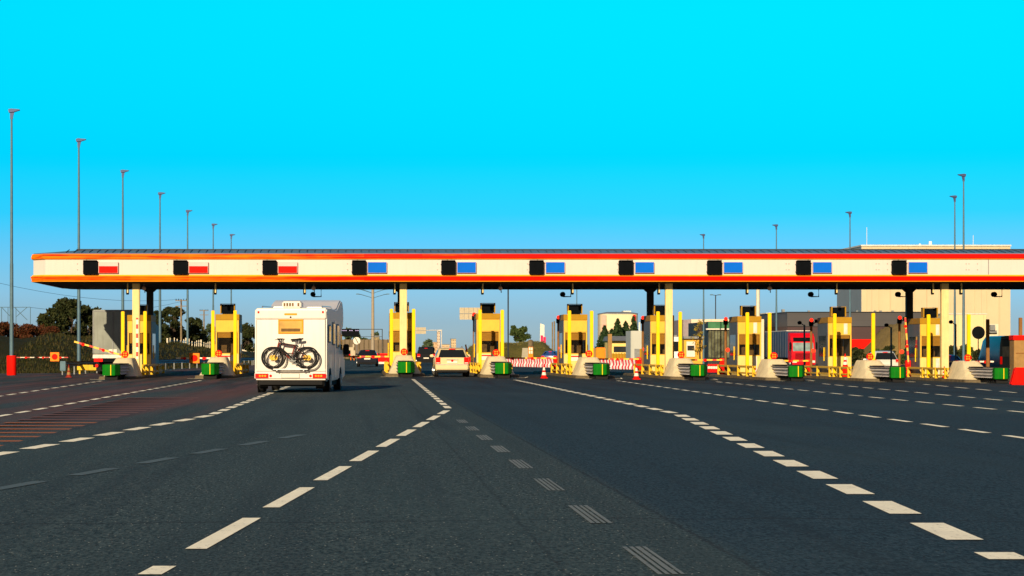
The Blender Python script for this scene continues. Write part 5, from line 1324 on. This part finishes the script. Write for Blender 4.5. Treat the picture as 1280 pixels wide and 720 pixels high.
# round beige store
o = thing('round_store', 'round beige store building with pink edge and red stripe behind the conifers', 'building', (WX(772, 520), 520, 0))
rr = 24 * 520 / F; zt = WZ(393, 520); ring_ = lambda z, k=1: [(rr * k * math.copysign(abs(math.cos(t)) ** .45, math.cos(t)), rr * k * math.copysign(abs(math.sin(t)) ** .45, math.sin(t)), z) for t in [2 * math.pi * q / 48 for q in range(48)]]
MB().loft([ring_(-.6), ring_(zt)]).build('wall', facade('store beige', (.72, .56, .36), .04, 0, 3.), o, smooth=True)
MB().loft([ring_(zt, 1.01), ring_(zt + .18, 1.01), ring_(zt + .5, .6)]).build('roof', 'galvd', o)
MB().box(rr * .25, rr * .65, -2, 2, zt + .2, zt + .75).build('roof_unit', 'galv', o)
MB().box(-rr * .93, -rr * .70, -rr * 1.035, -rr * 1.0, 0, zt - .2).build('pink_panel', mat('pink panel', (.75, .36, .30), .6), o)
MB().box(rr * .70, rr * .82, -rr * 1.035, -rr * 1.0, zt - 1.9, zt - .15).build('red_stripe', 'redp', o)
# pylon sign
Y = 470; x0 = WX(677.5, Y)
o = thing('pylon_sign', 'tall white advertising pylon with magenta foot panels on the bank', 'sign', (x0, Y, g(x0)))
MB().prism([(-.45, 1.0), (.45, 1.0), (.45, WZ(404, Y)), (-.35, WZ(402, Y))], 'y', -.2, .2).build('panel', 'plate', o)
mg_ = mat('magenta panel', (.55, .02, .10), .5)
MB().box(-.28, .2, -.24, -.205, WZ(427, Y), WZ(417, Y)).box(.25, .75, -.3, .2, WZ(429, Y), WZ(419, Y)).build('foot_panel', mg_, o); MB().box(-.3, .3, -.15, .15, 0, 1.1).build('post', 'galvd', o)
# slim twin poles on the bank
for k, (px, pt) in enumerate(((690.5, 402.5), (693, 401.5))):
    tag(MB().tube([(WX(px, 500), 500, .5), (WX(px, 500), 500, WZ(pt, 500))], .14, 8).build('steel_mast', 'wood'), ('shorter one of two close brown masts on the bank', 'taller one of two close brown masts on the bank')[k], 'mast', 'two close masts on the bank')
# concrete marker on the bank, ramp slab
x0 = WX(663.2, 350); o = thing('bank_marker', 'grey round topped marker with orange and white foot on the bank', 'marker', (x0, 350, g(x0)))
zt = WZ(424.5, 350) - g(x0); zm = WZ(433.5, 350) - g(x0)
MB().lathe([(.40, zm), (.40, zt - .25), (.28, zt - .08), (.1, zt)], (0, 0, 0), 'z', 18).build('top', 'kerb', o, smooth=True)
MB().box(-.34, .34, -.3, .3, 0, zm).build('foot', 'orange', o, bevel=.02)
mb = MB(); mb.box(-.27, -.04, -.32, -.302, zm - .5, zm - .1).box(.04, .27, -.32, -.302, zm - .5, zm - .1).box(-.27, -.04, -.32, -.302, zm - 1.0, zm - .6).box(.04, .27, -.32, -.302, zm - 1.0, zm - .6); mb.build('white_pane', 'plate', o)
struct(MB().add([(WX(652, 372), 372, .1), (WX(663, 372), 372, .1), (WX(662, 388), 388, 1.9), (WX(653, 388), 388, 1.9), (WX(652, 372), 373, -.5), (WX(663, 372), 373, -.5), (WX(662, 388), 389, -.5), (WX(653, 388), 389, -.5)],
                [(0, 1, 2, 3), (4, 7, 6, 5), (0, 4, 5, 1), (1, 5, 6, 2), (2, 6, 7, 3), (3, 7, 4, 0)]).build('path', 'conc'))
# message sign on a portal
Y = 385; X0 = WX(424, Y)
o = thing('message_sign', 'black electronic message sign on a thin portal beyond the motorhome', 'message sign', (X0, Y, 0))
MB().box(0, WX(449, Y) - X0, -.25, .2, WZ(420.5, Y), WZ(411, Y)).build('sign_box', 'black', o, bevel=.02)
mb = MB(); rng = random.Random(4)
for q in range(9):
    if q in (3, 6): continue
    xx = .35 + q * .32; mb.box(xx, xx + .2, -.27, -.252, WZ(413.6, Y), WZ(412.7, Y))
mb.build('lit_characters', lamp_mat('sign characters', (.35, .30, .55), .35), o)
MB().box(-.6, WX(478, Y) - X0, -.06, .06, WZ(412, Y), WZ(411.2, Y)).box(WX(477.3, Y) - X0, WX(478.3, Y) - X0, -.06, .06, 0, WZ(411.3, Y)).box(WX(440, Y) - X0, WX(478, Y) - X0, -.04, .04, WZ(421, Y), WZ(420.5, Y)).box(-.6, -.48, -.06, .06, 0, WZ(411.3, Y)).build('portal_frame', 'coldark', o)
# end of restriction sign and cream board
Y = 382; x0 = WX(446, Y); zc = WZ(426, Y)
o = thing('road_sign', 'round white road sign with a black diagonal bar by the dark saloon', 'road sign', (x0, Y, 0))
MB().lathe([(.54, -.02), (.57, -.012), (.57, .012), (.54, .02)], (0, 0, zc), 'y', 30).build('sign_disc', 'plate', o)
bar = MB().box(-.05, .05, -.028, -.022, -.5, .5).build('diagonal_bar', 'black', o, (0, 0, zc)); bar.rotation_euler = (0, R(-28), 0)
MB().tube([(0, .05, -.3), (0, .05, zc + .3)], .04).build('pole', 'galvd', o)
Y = 383; x0 = WX(440.5, Y); o = thing('warning_board', 'cream notice board on two legs below the round white sign', 'board', (x0, Y, 0))
MB().box(-.30, .42, -.05, .05, .4, 1.5).box(-.55, .2, -.05, .05, 1.5, 2.0).box(.05, .3, -.05, .05, 2.0, 2.5).build('board', 'signback', o); MB().box(-.3, -.2, -.04, .04, -.4, .4).box(.2, .3, -.04, .04, -.4, .4).build('legs', 'orange', o)
# backs of direction signs
for k, (a, b, pt, pb, Y, pole, lab) in enumerate(((574.5, 603, 384.5, 399.5, 420, 606, 'big beige direction sign back beside the booth past the estate car'), (520, 532.3, 409.2, 417.3, 600, 516, 'small beige direction sign back beyond the head-on booth'))):
    o = thing('direction_sign', lab, 'direction sign', (WX(a, Y), Y, 0), 0, 'sign backs on masts'); L = WX(b, Y) - WX(a, Y)
    MB().box(0, L, -.08, .08, WZ(pb, Y), WZ(pt, Y)).build('sign_panel', 'signback', o)
    mb = MB(); zc = (WZ(pt, Y) + WZ(pb, Y)) / 2; mb.box(0, L, -.12, -.085, zc - .06, zc + .06)
    for q in range(1, 5): mb.box(L * q / 5 - .03, L * q / 5 + .03, -.11, -.085, WZ(pb, Y), zc - .07); mb.box(L * q / 5 - .03, L * q / 5 + .03, -.11, -.085, zc + .07, WZ(pt, Y))
    mb.build('stiffeners', 'galvd', o)
    xx = WX(pole, Y) - WX(a, Y); MB().box(min(xx, 0), max(xx, L) + .1, .09, .3, zc - .15, zc + .15).tube([(xx, .2, -.7), (xx, .2, zc + .5)], .2, 10).build('mast', 'galvd', o)
Y = 800; o = thing('sign_gantry', 'thin cantilever sign gantry far beyond the off-road car', 'gantry', (0, Y, 0))
MB().tube([(WX(552, Y), 0, -.7), (WX(552, Y), 0, WZ(412, Y))], .16, 8).tube([(WX(531, Y), 0, WZ(413, Y)), (WX(552.5, Y), 0, WZ(412.5, Y))], .12, 8).tube([(WX(546, Y), 0, WZ(414.3, Y)), (WX(551, Y), 0, WZ(413.2, Y))], .2, 8).build('frame', 'galv', o)
# far buildings
for k, (a, b, pt, Y, D, c, lab) in enumerate(((546.5, 550, 415, 1500, 8, (.55, .42, .33), 'tall narrow pinkish tower block far beyond the cars'), (541, 547, 428, 1400, 15, (.50, .33, .20), 'low brownish block beside the far tower'), (552, 562, 431, 1100, 12, (.60, .42, .26), 'low tan building just beyond the estate car'),
                                           (564, 570, 424, 1300, 10, (.50, .38, .24), 'beige block above the estate car roof'), (467, 474, 421.5, 560, 12, (.34, .26, .13), 'ochre block beside the many armed mast'), (479, 486, 426, 600, 12, (.30, .22, .15), 'brown block by the head-on booth'))):
    o = thing('far_building', lab, 'building', (0, 0, 0)); block(o, 'wall', a, b, pt, None, Y, D, mat('far wall %d' % k, c, .8, var=.05))
    MB().box(WX(a, Y) - .15, WX(b, Y) + .15, Y - .2, Y + D + .2, WZ(pt, Y), WZ(pt, Y) + .35).build('roof', 'galvd', o)
    mb = MB(); nx = max(2, int((b - a) / 1.6)); nz = max(2, int((440 - pt) / 3.2))
    for i in range(nx):
        for j in range(nz):
            u = a + (b - a) * (i + .3) / nx; v = pt + (441 - pt) * (j + .3) / nz; mb.box(WX(u, Y), WX(u + (b - a) * .35 / nx, Y), Y - .1, Y - .01, WZ(v + 1.1, Y), WZ(v, Y))
    mb.build('windows', 'glass', o)
o = thing('noise_wall', 'long brown noise wall beyond the verge behind the saloon', 'wall', (0, 0, 0))
MB().box(WX(424, 480), WX(490, 480), 480, 480.3, -.6, WZ(424.5, 480)).build('panels', facade('brown wall', (.14, .10, .06), .2, 1, 4.), o)
mb = MB()
for px in range(424, 492, 6): mb.box(WX(px, 479.8), WX(px, 479.8) + .2, 479.8, 479.99, -.6, WZ(424, 480))
mb.build('posts', 'kerb', o)
